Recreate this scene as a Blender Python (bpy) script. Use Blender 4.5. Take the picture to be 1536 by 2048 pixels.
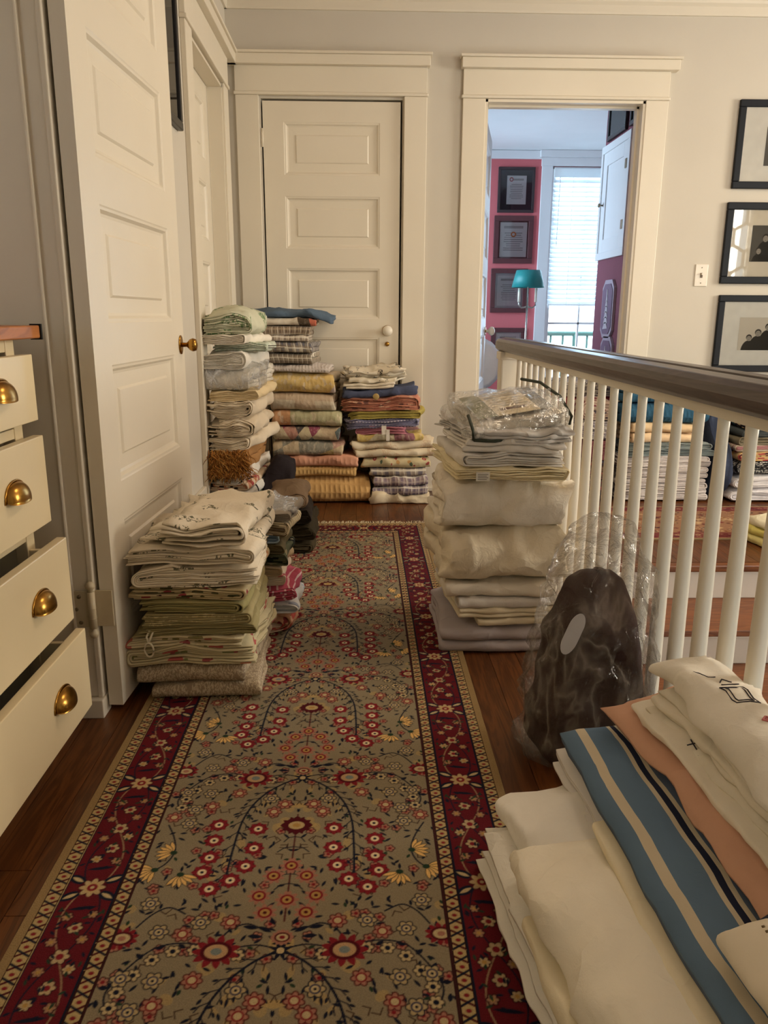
import bpy, math, random
import numpy as np
from mathutils import Vector, Matrix

for o in list(bpy.data.objects): bpy.data.objects.remove(o, do_unlink=True)
SC = bpy.context.scene
COL = SC.collection
PI = math.pi

# ------------------------------------------------------------------ camera
cam = bpy.data.cameras.new('camera'); camo = bpy.data.objects.new('camera', cam); COL.objects.link(camo)
cam.sensor_fit = 'AUTO'; cam.sensor_width = 36.0; cam.lens = 1560.0/2048*36.0
cam.clip_start = .02; cam.clip_end = 100
camo.matrix_world = Matrix(((0.99962956, 0.00149869, -0.02717538, 0), (-0.02671537, 0.24478732, -0.96920868, 0),
                            (0.00519964, 0.96957564, 0.24473668, 1.0), (0, 0, 0, 1)))
SC.camera = camo
# ------------------------------------------------------------------ world (pale bright sky outside the windows)
w = bpy.data.worlds.new('sky'); SC.world = w; w.use_nodes = True
bg = w.node_tree.nodes['Background']; bg.inputs[0].default_value = (.74, .88, 1.0, 1); bg.inputs[1].default_value = 3.6
# ------------------------------------------------------------------ lights
def area(name, loc, aim, sx, sy, power, col):
    l = bpy.data.lights.new(name, 'AREA'); l.shape = 'RECTANGLE'; l.size = sx; l.size_y = sy; l.energy = power; l.color = col
    o = bpy.data.objects.new(name, l); COL.objects.link(o); o.location = loc
    o.rotation_euler = (Vector(aim)-Vector(loc)).to_track_quat('-Z', 'Y').to_euler(); return o
area('hall_window_daylight', (3.98, -1.44, 1.88), (3.9, 4.0, 1.5), 1.66, 1.0, 84, (1.0, .98, .88))
area('east_window_daylight', (5.42, 2.65, 1.70), (0, 2.5, .8), 1.5, 1.4, 150, (1.0, .89, .72))
area('study_window_daylight', (2.4, 9.0, 1.75), (2.1, 6.0, 1.0), 2.6, 2.4, 330, (.52, .78, 1.0))
area('study_side_fill', (-.46, 6.95, 1.5), (2.0, 7.15, 1.5), 1.5, 1.5, 66, (.50, .77, 1.0))  # fill added from an unseen side opening to brighten the study
area('hall_ceiling_fill', (1.3, 2.7, 2.52), (1.2, 2.8, 0), .7, .7, 16, (1.0, .80, .56))  # unseen warm fill added under the ceiling, no fixture modelled
# ------------------------------------------------------------------ colour management
SC.view_settings.view_transform = 'Standard'; SC.view_settings.look = 'None'
SC.view_settings.exposure = 0.12; SC.view_settings.gamma = 1.0; SC.view_settings.use_curve_mapping = False

# ================================================================== helpers
def lin(c):
    c = np.asarray(c, float)/255.0
    return np.where(c <= .04045, c/12.92, ((c+.055)/1.055)**2.4)
def L4(c): return tuple(float(v) for v in lin(c))+(1.0,)

def tag(o, label=None, cat=None, group=None, kind=None):
    if label: o['label'] = label
    if cat: o['category'] = cat
    if group: o['group'] = group
    if kind: o['kind'] = kind
    return o
def empty(name, loc=(0, 0, 0), rz=0, label=None, cat=None, group=None, kind=None):
    o = bpy.data.objects.new(name, None); COL.objects.link(o); o.location = loc; o.rotation_euler = (0, 0, rz)
    o.empty_display_size = .05
    return tag(o, label, cat, group, kind)

def mesh_np(name, V, F, mat, uv=None, col=None, smooth=True, loc=None, parent=None):
    """V (N,3) world (or parent-local) coordinates, F (M,4) quads"""
    V = np.asarray(V, np.float32); F = np.asarray(F, np.int32)
    me = bpy.data.meshes.new(name)
    if loc is not None: V = V-np.asarray(loc, np.float32)
    k = F.shape[1]
    me.vertices.add(len(V)); me.vertices.foreach_set('co', V.ravel())
    me.loops.add(F.size); me.loops.foreach_set('vertex_index', F.ravel())
    me.polygons.add(len(F)); me.polygons.foreach_set('loop_start', np.arange(0, F.size, k, dtype=np.int32))
    me.polygons.foreach_set('use_smooth', np.full(len(F), smooth, bool))
    if uv is not None:
        l = me.uv_layers.new(name='UVMap'); l.data.foreach_set('uv', np.asarray(uv, np.float32)[F.ravel()].ravel())
    if col is not None:
        a = me.color_attributes.new('Col', 'FLOAT_COLOR', 'POINT')
        c4 = np.ones((len(V), 4), np.float32); c4[:, :3] = col; a.data.foreach_set('color', c4.ravel())
    me.update(calc_edges=True); me.validate()
    me.materials.append(mat)
    o = bpy.data.objects.new(name, me); COL.objects.link(o)
    if loc is not None: o.location = loc
    if parent: o.parent = parent
    return o

class MB:
    def __init__(s): s.v = []; s.f = []; s.sm = []
    def add(s, vs, fs, smooth=False):
        b = len(s.v); s.v += [tuple(p) for p in vs]
        for f in fs: s.f.append([i+b for i in f]); s.sm.append(smooth)
        return s
    def box(s, x0, x1, y0, y1, z0, z1):
        vs = [(x0,y0,z0),(x1,y0,z0),(x1,y1,z0),(x0,y1,z0),(x0,y0,z1),(x1,y0,z1),(x1,y1,z1),(x0,y1,z1)]
        return s.add(vs, [(0,3,2,1),(4,5,6,7),(0,1,5,4),(1,2,6,5),(2,3,7,6),(3,0,4,7)])
    def lathe(s, prof, c=(0,0,0), axis='z', n=20, smooth=True):
        vs = []; fs = []
        for r, h in prof:
            for k in range(n):
                a = 2*PI*k/n; p = (r*math.cos(a), r*math.sin(a), h)
                if axis == 'x': p = (h, p[0], p[1])
                elif axis == 'y': p = (p[0], h, p[1])
                vs.append((p[0]+c[0], p[1]+c[1], p[2]+c[2]))
        m = len(prof)
        for i in range(m-1):
            for k in range(n): fs.append((i*n+k, i*n+(k+1) % n, (i+1)*n+(k+1) % n, (i+1)*n+k))
        fs.append(tuple(range(n))[::-1]); fs.append(tuple((m-1)*n+k for k in range(n)))
        return s.add(vs, fs, smooth)
    def tube(s, pts, r, n=8, smooth=True):
        pts = [Vector(p) for p in pts]; vs = []; fs = []; m = len(pts)
        rr = r if hasattr(r, '__len__') else [r]*m
        for i, p in enumerate(pts):
            t = (pts[min(i+1, m-1)]-pts[max(i-1, 0)]).normalized()
            u = t.cross(Vector((0, 0, 1)));  u = t.cross(Vector((1, 0, 0))) if u.length < .2 else u
            u.normalize(); q = t.cross(u)
            for k in range(n):
                a = 2*PI*k/n; vs.append(p+(u*math.cos(a)+q*math.sin(a))*rr[i])
        for i in range(m-1):
            for k in range(n): fs.append((i*n+k, i*n+(k+1) % n, (i+1)*n+(k+1) % n, (i+1)*n+k))
        fs.append(tuple(range(n))[::-1]); fs.append(tuple((m-1)*n+k for k in range(n)))
        return s.add(vs, fs, smooth)
    def extrude(s, prof, y0, y1, smooth=False):     # prof: (x,z) closed loop, along y
        n = len(prof); vs = [(x, y0, z) for x, z in prof]+[(x, y1, z) for x, z in prof]
        fs = [(i, (i+1) % n, n+(i+1) % n, n+i) for i in range(n)]+[tuple(range(n))[::-1], tuple(range(n, 2*n))]
        return s.add(vs, fs, smooth)
    def build(s, name, mat, parent=None, loc=None, bevel=0, kind=None, rz=0):
        me = bpy.data.meshes.new(name)
        v = s.v
        if loc is not None: v = [(a-loc[0], b-loc[1], c-loc[2]) for a, b, c in v]
        me.from_pydata(v, [], s.f); me.polygons.foreach_set('use_smooth', s.sm); me.materials.append(mat); me.update()
        o = bpy.data.objects.new(name, me); COL.objects.link(o)
        if loc is not None: o.location = loc
        if rz: o.rotation_euler = (0, 0, rz)
        if parent: o.parent = parent
        if bevel:
            b = o.modifiers.new('bevel', 'BEVEL'); b.width = bevel; b.segments = 2; b.limit_method = 'ANGLE'; b.angle_limit = .6
        if kind: o['kind'] = kind
        return o
def box(name, mat, x0, x1, y0, y1, z0, z1, parent=None, bevel=0, kind=None):
    return MB().box(x0, x1, y0, y1, z0, z1).build(name, mat, parent, None, bevel, kind)

# ---- vectorised value noise
def _h(ix, iy, iz, s):
    n = (ix*374761393+iy*668265263+iz*2147483647+s*974634777) & 0xffffffff
    n = ((n ^ (n >> 13))*1274126177) & 0xffffffff; n = n ^ (n >> 16)
    return (n & 0xffff)/32767.5-1.0
def vnoise(P, seed=0):
    P = np.asarray(P, float); I = np.floor(P).astype(np.int64); f = P-I; f = f*f*(3-2*f)
    x, y, z = I[:, 0], I[:, 1], I[:, 2]; r = 0
    for a in (0, 1):
        wx = f[:, 0] if a else 1-f[:, 0]
        for b in (0, 1):
            wy = f[:, 1] if b else 1-f[:, 1]
            for c in (0, 1):
                wz = f[:, 2] if c else 1-f[:, 2]
                r = r+wx*wy*wz*_h(x+a, y+b, z+c, seed)
    return r
def fbm(P, seed=0, o=2):
    r = 0; a = 1.0
    for k in range(o): r = r+a*vnoise(P*(2.03**k), seed+k*17); a *= .5
    return r

# ---- node helper
class NT:
    def __init__(s, name, rough=.6, spec=.3):
        s.m = bpy.data.materials.new(name); s.m.use_nodes = True; s.t = s.m.node_tree
        s.b = s.t.nodes['Principled BSDF']; s.out = s.t.nodes['Material Output']
        s.b.inputs['Roughness'].default_value = rough; s.b.inputs['Specular IOR Level'].default_value = spec
    def n(s, t, **kw):
        x = s.t.nodes.new(t)
        for k, v in kw.items(): setattr(x, k, v)
        return x
    def l(s, a, b): s.t.links.new(a, b)
    def put(s, sock, v):
        if isinstance(v, bpy.types.NodeSocket): s.l(v, sock)
        else: sock.default_value = v
    def uv(s, scale=1.0, rot=0.0, coord='UV'):
        tc = s.n('ShaderNodeTexCoord'); mp = s.n('ShaderNodeMapping')
        s.l(tc.outputs[coord], mp.inputs[0]); sc = scale if hasattr(scale, '__len__') else (scale,)*3
        mp.inputs['Scale'].default_value = sc; mp.inputs['Rotation'].default_value = (0, 0, rot); return mp.outputs[0]
    def math(s, op, a, b=0.0, c=None):
        x = s.n('ShaderNodeMath', operation=op); s.put(x.inputs[0], a); s.put(x.inputs[1], b)
        if c is not None: s.put(x.inputs[2], c)
        return x.outputs[0]
    def sep(s, v): x = s.n('ShaderNodeSeparateXYZ'); s.l(v, x.inputs[0]); return x.outputs
    def noise(s, v, scale=5, detail=2, rough=.5, dist=0):
        x = s.n('ShaderNodeTexNoise'); s.l(v, x.inputs['Vector']); x.inputs['Scale'].default_value = scale
        x.inputs['Detail'].default_value = detail; x.inputs['Roughness'].default_value = rough; x.inputs['Distortion'].default_value = dist
        return x.outputs[0]
    def vor(s, v, scale=5, rnd=1.0, feature='F1'):
        x = s.n('ShaderNodeTexVoronoi', feature=feature); s.l(v, x.inputs['Vector']); x.inputs['Scale'].default_value = scale
        x.inputs['Randomness'].default_value = rnd; return x.outputs
    def ramp(s, f, stops, const=False):
        x = s.n('ShaderNodeValToRGB'); s.l(f, x.inputs[0]); e = x.color_ramp.elements
        x.color_ramp.interpolation = 'CONSTANT' if const else 'LINEAR'
        while len(e) < len(stops): e.new(.5)
        for i, (p, c) in enumerate(stops): e[i].position = p; e[i].color = c
        return x.outputs[0]
    def mix(s, f, a, b, blend='MIX'):
        x = s.n('ShaderNodeMix', data_type='RGBA', blend_type=blend)
        s.put(x.inputs[0], f); s.put(x.inputs[6], a); s.put(x.inputs[7], b); return x.outputs[2]
    def bump(s, h, strength=.3, dist=.002, nrm=None):
        x = s.n('ShaderNodeBump'); s.l(h, x.inputs['Height']); x.inputs['Strength'].default_value = strength; x.inputs['Distance'].default_value = dist
        if nrm is not None: s.l(nrm, x.inputs['Normal'])
        s.l(x.outputs[0], s.b.inputs['Normal']); return x.outputs[0]
    def base(s, v): s.put(s.b.inputs['Base Color'], v); return s
MATS = {}
def memo(fn):
    def g(*a, **k):
        key = (fn.__name__,)+tuple(str(x) for x in a)+tuple(sorted((p, str(q)) for p, q in k.items()))
        if key not in MATS: MATS[key] = fn(*a, **k)
        return MATS[key]
    return g

@memo
def paint(name, c, rough=.45, spec=.35, var=.05):
    s = NT(name, rough, spec); v = s.uv(1, coord='Object')
    n = s.noise(v, 3.0, 3); d = tuple(x*(1-var*2) for x in L4(c)[:3])+(1,)
    s.base(s.mix(n, d, L4(c))); s.bump(s.noise(v, 60, 3), .12, .002); return s.m
@memo
def plain(name, c, rough=.5, metal=0.0, spec=.5):
    s = NT(name, rough, spec); s.b.inputs['Metallic'].default_value = metal
    v = s.uv(1, coord='Object'); n = s.noise(v, 25, 2)
    d = tuple(x*.85 for x in L4(c)[:3])+(1,); s.base(s.mix(n, d, L4(c))); return s.m
@memo
def wood(name, c1, c2, axis='y', rough=.38, scale=1.0, ring=1.0):
    s = NT(name, rough, .45)
    oi = s.n('ShaderNodeObjectInfo'); v0 = s.uv(1, coord='Object')
    ad = s.n('ShaderNodeVectorMath', operation='ADD'); s.l(v0, ad.inputs[0])
    cm = s.n('ShaderNodeCombineXYZ'); r = s.math('MULTIPLY', oi.outputs['Random'], 37.0)
    for k in range(3): s.l(r, cm.inputs[k])
    s.l(cm.outputs[0], ad.inputs[1])
    mp = s.n('ShaderNodeMapping'); s.l(ad.outputs[0], mp.inputs[0])
    lo, hi = 1.6*scale, 22*scale
    mp.inputs['Scale'].default_value = {'y': (hi, lo, hi), 'x': (lo, hi, hi), 'z': (hi, hi, lo)}[axis]
    n1 = s.noise(mp.outputs[0], 1.0, 4, .6, 1.2)
    fine = s.noise(mp.outputs[0], 6.0, 3, .7, .4)
    rings = s.math('SINE', s.math('MULTIPLY', n1, 38.0*ring))
    f = s.math('MULTIPLY_ADD', rings, .28, s.math('MULTIPLY_ADD', fine, .5, .25))
    colr = s.mix(f, L4(c1), L4(c2))
    tint = s.math('MULTIPLY_ADD', oi.outputs['Random'], .22, .86)
    hs = s.n('ShaderNodeHueSaturation'); s.l(colr, hs.inputs['Color']); s.l(tint, hs.inputs['Value'])
    s.base(hs.outputs[0]); s.bump(f, .08, .001); return s.m
@memo
def vcol(name, rough=.95, bumpy=0.0, spec=.15):
    s = NT(name, rough, spec); a = s.n('ShaderNodeVertexColor'); a.layer_name = 'Col'
    c = a.outputs[0]
    if bumpy:
        v = s.uv(1, coord='Object'); n = s.noise(v, 420, 2, .7); n2 = s.noise(v, 2.2, 3)
        c = s.mix(s.math('MULTIPLY_ADD', n, .55, .0), c, (.05, .04, .03, 1), 'MIX') if False else s.mix(n, c, (.45, .45, .45, 1), 'MULTIPLY') if False else c
        k = s.math('MULTIPLY_ADD', n, .7, .65); k2 = s.math('MULTIPLY_ADD', n2, .3, .85)
        hs = s.n('ShaderNodeHueSaturation'); s.l(c, hs.inputs['Color']); s.l(s.math('MULTIPLY', k, k2), hs.inputs['Value']); c = hs.outputs[0]
        s.bump(n, bumpy, .003)
    s.base(c); return s.m
# ---- textiles (UV in metres on the unfolded cloth)
def cloth(s, colr, crease=.35, weave=.12, extra=None):
    v = s.uv(1.0); vo = s.uv(1, coord='Object')
    n = s.noise(vo, 9, 3); hs = s.n('ShaderNodeHueSaturation'); s.put(hs.inputs['Color'], colr)
    s.l(s.math('MULTIPLY_ADD', n, .22, .89), hs.inputs['Value']); hs.inputs['Saturation'].default_value = .88; s.base(hs.outputs[0])
    h = s.noise(vo, 34, 4, .6, .6); h2 = s.noise(v, 700, 1)
    rd = s.math('POWER', s.math('SUBTRACT', 1.0, s.math('ABSOLUTE', s.math('MULTIPLY_ADD', s.noise(vo, 8, 2, .5, .35), 2.0, -1.0))), 6.0)
    hh = s.math('MULTIPLY_ADD', h2, weave*.2, s.math('MULTIPLY_ADD', rd, crease*.7, s.math('MULTIPLY', h, crease*.8)))
    if extra is not None: hh = s.math('ADD', hh, extra)
    s.bump(hh, .6, .014); s.b.inputs['Roughness'].default_value = .92; s.b.inputs['Specular IOR Level'].default_value = .15
    return s.m
@memo
def linen(c, crease=.35, name='linen'):
    return cloth(NT(name), L4(c), crease)
@memo
def toile(basec, ink, scale=9, thr=.5, r=.36, crease=.3):
    s = NT('printed_cotton'); v = s.uv(1.0)
    o = s.vor(v, scale, .8); reg = s.math('LESS_THAN', o['Distance'], r)
    det = s.math('GREATER_THAN', s.noise(v, scale*9, 2, .6, .8), thr)
    return cloth(s, s.mix(s.math('MULTIPLY', reg, det), L4(basec), L4(ink)), crease)
@memo
def floral(basec, cols, scale=22, r=.42, cover=1.0, crease=.3):
    s = NT('floral_cotton'); v = s.uv(1.0)
    nz = s.noise(v, scale*3, 2); o = s.vor(v, scale, 1.0)
    mask = s.math('LESS_THAN', s.math('MULTIPLY_ADD', nz, .3, o['Distance']), r+.12)
    sp = s.sep(o['Color']); n = len(cols)
    cr = s.ramp(sp[0], [(i/n, L4(c)) for i, c in enumerate(cols)], True)
    if cover < 1: mask = s.math('MULTIPLY', mask, s.math('LESS_THAN', sp[1], cover))
    core = s.math('LESS_THAN', o['Distance'], r*.3)
    c2 = s.mix(s.math('MULTIPLY', core, .5), cr, L4((250, 235, 190)))
    return cloth(s, s.mix(mask, L4(basec), c2), crease)
@memo
def plaid(basec, c1, c2, scale=18, line=(235, 228, 210), crease=.25):
    s = NT('plaid_cotton'); v = s.sep(s.uv(1.0)); c = L4(basec)
    for k, (cc, f, th, a) in enumerate(((c1, 1, .2, .55), (c2, 2, .55, .5), (line, 1.0, .96, .8))):
        for ax in (0, 1):
            w_ = s.math('SINE', s.math('MULTIPLY_ADD', v[ax], 6.2832*scale*f, 1.1*k))
            c = s.mix(s.math('MULTIPLY', s.math('GREATER_THAN', w_, th), a), c, L4(cc))
    return cloth(s, c, crease)
@memo
def stripes(basec, bands, period, axis=0, crease=.25):
    """bands: list of (start fraction, colour)"""
    s = NT('striped_cotton'); v = s.sep(s.uv(1.0))
    f = s.math('FRACT', s.math('MULTIPLY', v[axis], 1.0/period))
    return cloth(s, s.ramp(f, [(p, L4(c)) for p, c in bands], True), crease)
@memo
def patch(cols, cell=.07, rot=0.0, printy=.35, puff=.5, seedv=0.0):
    s = NT('patchwork_quilt'); v = s.uv(1.0/cell, rot); ad = s.n('ShaderNodeVectorMath', operation='ADD'); s.l(v, ad.inputs[0]); ad.inputs[1].default_value = (seedv, seedv*1.7, 0)
    fl = s.n('ShaderNodeVectorMath', operation='FLOOR'); s.l(ad.outputs[0], fl.inputs[0])
    xy = s.sep(fl.outputs[0]); cm = s.n('ShaderNodeCombineXYZ'); s.l(xy[0], cm.inputs[0]); s.l(xy[1], cm.inputs[1])
    wn = s.n('ShaderNodeTexWhiteNoise', noise_dimensions='2D'); s.l(cm.outputs[0], wn.inputs['Vector'])
    n = len(cols); c = s.ramp(wn.outputs[0], [(i/n, L4(k)) for i, k in enumerate(cols)], True)
    pr = s.math('MULTIPLY', s.math('GREATER_THAN', s.noise(v, 5, 2, .6), .56), printy)
    c = s.mix(pr, c, L4((225, 205, 175)))
    q = s.vor(s.uv(1.0), 45, .5)['Distance']
    return cloth(s, c, .3, .1, s.math('MULTIPLY', q, -puff*.6))
@memo
def waffle(c, f=60, puff=.8):
    s = NT('quilted_cotton'); v = s.sep(s.uv(1.0))
    a = s.math('ABSOLUTE', s.math('SINE', s.math('MULTIPLY', v[0], f*3.1416))); b = s.math('ABSOLUTE', s.math('SINE', s.math('MULTIPLY', v[1], f*3.1416)))
    return cloth(s, L4(c), .25, .1, s.math('MULTIPLY', s.math('MULTIPLY', a, b), puff*.5))
@memo
def dots(basec, dc, scale=40, r=.2):
    s = NT('dotted_cotton'); o = s.vor(s.uv(1.0), scale, .0)
    return cloth(s, s.mix(s.math('LESS_THAN', o['Distance'], r), L4(basec), L4(dc)))
@memo
def plastic(name='clear_plastic', tint=(235, 232, 222), dens=.16):
    s = NT(name); nt = s.t; nt.nodes.remove(s.b)
    tr = s.n('ShaderNodeBsdfTransparent'); gl = s.n('ShaderNodeBsdfGlossy'); df = s.n('ShaderNodeBsdfDiffuse')
    gl.inputs['Roughness'].default_value = .16; df.inputs[0].default_value = L4(tint)
    v = s.uv(1, coord='Object'); n = s.noise(v, 26, 4, .62, 1.0)
    bp = s.n('ShaderNodeBump'); s.l(n, bp.inputs['Height']); bp.inputs['Strength'].default_value = 1.0; bp.inputs['Distance'].default_value = .03
    s.l(bp.outputs[0], gl.inputs['Normal'])
    lw = s.n('ShaderNodeLayerWeight'); lw.inputs[0].default_value = .22; s.l(bp.outputs[0], lw.inputs['Normal'])
    m1 = s.n('ShaderNodeMixShader'); m2 = s.n('ShaderNodeMixShader')
    rdg = s.math('POWER', s.math('SUBTRACT', 1.0, s.math('ABSOLUTE', s.math('MULTIPLY_ADD', s.noise(s.uv((1, 1, .4), coord='Object'), 13, 3, .5, .5), 2.0, -1.0))), 13.0)
    s.l(s.math('MULTIPLY_ADD', rdg, dens*3.0, dens*.45), m1.inputs[0]); s.l(tr.outputs[0], m1.inputs[1]); s.l(df.outputs[0], m1.inputs[2])
    s.l(s.math('MULTIPLY_ADD', s.math('POWER', lw.outputs['Fresnel'], 1.6), .5, .008), m2.inputs[0]); s.l(m1.outputs[0], m2.inputs[1]); s.l(gl.outputs[0], m2.inputs[2])
    s.l(m2.outputs[0], s.out.inputs[0]); return s.m
@memo
def glass(name='pane_glass', refl=.06):
    s = NT(name); s.t.nodes.remove(s.b); tr = s.n('ShaderNodeBsdfTransparent'); gl = s.n('ShaderNodeBsdfGlossy'); gl.inputs['Roughness'].default_value = .02
    lw = s.n('ShaderNodeFresnel'); lw.inputs[0].default_value = 1.45; m = s.n('ShaderNodeMixShader')
    s.l(lw.outputs[0], m.inputs[0]); s.l(tr.outputs[0], m.inputs[1]); s.l(gl.outputs[0], m.inputs[2]); s.l(m.outputs[0], s.out.inputs[0]); return s.m

# ---- painted canvas -> colour attribute on a grid
class Canvas:
    def __init__(s, w_, h_, res, bgc):
        s.res = res; s.nx = int(round(w_/res))+1; s.ny = int(round(h_/res))+1
        s.a = np.empty((s.ny, s.nx, 3)); s.a[:] = lin(bgc)
    def win(s, x0, x1, y0, y1):
        i0 = max(0, int(x0/s.res)-2); i1 = min(s.nx, int(x1/s.res)+3); j0 = max(0, int(y0/s.res)-2); j1 = min(s.ny, int(y1/s.res)+3)
        if i0 >= i1 or j0 >= j1: return None
        X, Y = np.meshgrid(np.arange(i0, i1)*s.res, np.arange(j0, j1)*s.res); return slice(j0, j1), slice(i0, i1), X, Y
    def put(s, sl, m, c, a=1.0):
        m = (np.clip(m, 0, 1)*a)[..., None]; v = s.a[sl[0], sl[1]]; s.a[sl[0], sl[1]] = v*(1-m)+lin(c)*m
    def rect(s, x0, x1, y0, y1, c, a=1.0):
        q = s.win(x0, x1, y0, y1)
        if q: s.put(q, ((q[2] >= x0) & (q[2] <= x1) & (q[3] >= y0) & (q[3] <= y1)).astype(float), c, a)
    def ell(s, cx, cy, a, b, rot, c, al=1.0):
        r = max(a, b); q = s.win(cx-r, cx+r, cy-r, cy+r)
        if not q: return
        X, Y = q[2]-cx, q[3]-cy; ca, sa = math.cos(rot), math.sin(rot)
        u = (X*ca+Y*sa)/a; v = (-X*sa+Y*ca)/b; d = np.sqrt(u*u+v*v)
        s.put(q, (1-d)*min(a, b)/s.res+.5, c, al)
    def leaf(s, cx, cy, l, wd, rot, c):
        q = s.win(cx-l, cx+l, cy-l, cy+l)
        if not q: return
        X, Y = q[2]-cx, q[3]-cy; ca, sa = math.cos(rot), math.sin(rot)
        u = (X*ca+Y*sa)/(l/2); v = np.abs(-X*sa+Y*ca); m = (wd/2*(1-u*u)-v)/s.res+.5
        s.put(q, np.where(np.abs(u) < 1, m, 0), c)
    def line(s, pts, wd, c):
        for (x0, y0), (x1, y1) in zip(pts[:-1], pts[1:]):
            q = s.win(min(x0, x1)-wd, max(x0, x1)+wd, min(y0, y1)-wd, max(y0, y1)+wd)
            if not q: continue
            dx, dy = x1-x0, y1-y0; L = dx*dx+dy*dy+1e-12; t = np.clip(((q[2]-x0)*dx+(q[3]-y0)*dy)/L, 0, 1)
            d = np.hypot(q[2]-x0-t*dx, q[3]-y0-t*dy); s.put(q, (wd/2-d)/s.res+.5, c)
    def flower(s, cx, cy, r, n, pet, ring=None, core=None, core2=None, ph=0.0, al=1.0, out=None):
        if out:
            for k in range(n):
                a = 2*PI*k/n+ph; s.ell(cx+math.cos(a)*r*.62, cy+math.sin(a)*r*.62, r*.42+.0022, min(r*.36, 1.9*r/n)+.0022, a, out)
        for k in range(n):
            a = 2*PI*k/n+ph; s.ell(cx+math.cos(a)*r*.62, cy+math.sin(a)*r*.62, r*.42, min(r*.36, 1.9*r/n), a, pet, al)
        if ring: s.ell(cx, cy, r*.62, r*.62, 0, ring)
        if core: s.ell(cx, cy, r*.42, r*.42, 0, core)
        if core2: s.ell(cx, cy, r*.17, r*.17, 0, core2)
def canvas_mesh(name, cv, o, eu, ev, mat, parent=None, rows=None, loc=None, lift=None):
    o, eu, ev = (np.asarray(t, float) for t in (o, eu, ev))
    rows = np.arange(cv.ny) if rows is None else rows
    I, J = np.meshgrid(np.arange(cv.nx)*cv.res, rows*cv.res)
    V = o+I[..., None]*eu+J[..., None]*ev; V = V.reshape(-1, 3)
    nx = cv.nx; k = (np.arange(len(rows)-1)[:, None]*nx+np.arange(nx-1)[None, :]).ravel()
    F = np.stack([k, k+1, k+nx+1, k+nx], 1)
    return mesh_np(name, V, F, mat, col=cv.a[rows].reshape(-1, 3), smooth=False, parent=parent, loc=loc)

# ================================================================== palette
CREAM = paint('cream_trim_paint', (232, 222, 202), .38, .4)
WALL = paint('warm_greige_wall_paint', (213, 205, 190), .8, .2)
CEIL = paint('ceiling_paint', (226, 205, 190), .9, .1)
OAK = wood('stained_oak', (70, 36, 15), (122, 72, 34), 'y', .35)
OAKX = wood('stained_oak_crosswise', (84, 42, 18), (140, 84, 42), 'x', .35)
BRASS = plain('aged_brass', (176, 132, 62), .25, 1.0)
BLACK = plain('black_gap', (14, 12, 10), .9)
# ================================================================== structure
YB = 4.49; XL = -.70; ZC = 2.572
flo = box('floor', plain('subfloor', (40, 22, 10), .9), -1.3, .75, -1.2, YB+.12, -.06, -.012, kind='structure')
box('floor_landing', plain('subfloor', (40, 22, 10), .9), .75, 5.2, 3.085, YB+.12, -.06, -.012, kind='structure')
box('floor_beyond_stairs', paint('cream_trim_paint', (233, 218, 186)), 2.45, 5.2, -1.2, 3.085, -.3, -.004, kind='structure')
box('floor_study', paint('pale_bounce_floor', (206, 198, 190), .95), -.2, 3.2, YB+.12, 8.0, -.06, 0, kind='structure')  # study floor made pale to bounce light onto the walls
rnd = random.Random(4)
pw = .083
def planks(x0, x1, ya, yb, parent, first=0.0):
    x = x0
    while x < x1-.01:
        y = ya-rnd.random()*.9
        while y < yb:
            L = .9+rnd.random()*1.1; y1 = min(y+L, yb); y0 = max(y, ya)
            if y1-y0 > .03: box('plank', OAK, x+.0007, min(x+pw, x1)-.0007, y0+.0007, y1-.0007, -.012, 0, parent)
            y += L
        x += pw
planks(-.78, .74, .3, YB, flo)
lnd = bpy.data.objects['floor_landing']
planks(.752, 2.5, 3.09, YB, lnd)
box('nosing', OAKX, .76, 2.45, 3.046, 3.09, -.03, .0, lnd, .006)
box('riser', CREAM, .76, 2.45, 3.076, 3.085, -.30, -.03, lnd)

def wall_pieces(name, mat, boxes, kind='structure'):
    m = MB()
    for b in boxes: m.box(*b)
    return m.build(name, mat, None, None, 0, kind)
DX0, DX1, DZ = .659, 1.482, 2.088       # doorway to the study
CX0, CX1 = -.527, .208                  # closet door
wall_pieces('wall_back', WALL, [(-1.2, CX0-.004, YB, YB+.12, 0, ZC), (CX0-.004, CX1+.004, YB, YB+.12, 2.094, ZC), (CX1+.004, DX0-.005, YB, YB+.12, 0, ZC),
                                (DX0-.005, DX1+.005, YB, YB+.12, DZ+.005, ZC), (DX1+.005, 5.2, YB, YB+.12, 0, ZC), (CX0-.1, CX1+.1, YB+.10, YB+.12, 0, 2.2)])
Y3a, Y3b = 3.50, 4.24                   # door in the left wall
wall_pieces('wall_left_near', WALL, [(XL-.5, XL, -1.2, .795, 0, ZC)])
wall_pieces('wall_left_above_closet', WALL, [(XL-.5, XL, .795, 1.785, 2.1, ZC)])
wall_pieces('wall_closet', WALL, [(-1.32, -1.28, .78, 1.86, 0, ZC), (-1.3, -.78, 1.845, 1.90, 0, ZC)])
wall_pieces('wall_left', WALL, [(XL-.18, XL, 1.855, Y3a, 0, ZC), (XL-.18, XL, Y3a, Y3b, 2.09, ZC),
                                (XL-.18, XL, Y3b, YB, 0, ZC), (-1.3, XL-.16, Y3a-.05, Y3b+.05, 0, .001)])
ez0, ez1, ey0, ey1 = .95, 2.4, 1.88, 3.42
wall_pieces('wall_right', WALL, [(5.2, 5.3, -1.3, ey0, -1.5, ZC), (5.2, 5.3, ey1, YB, -1.5, ZC), (5.2, 5.3, ey0, ey1, -1.5, ez0), (5.2, 5.3, ey0, ey1, ez1, ZC)])
wx0, wx1, wz0, wz1 = 3.15, 4.84, 1.36, 2.4
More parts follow.
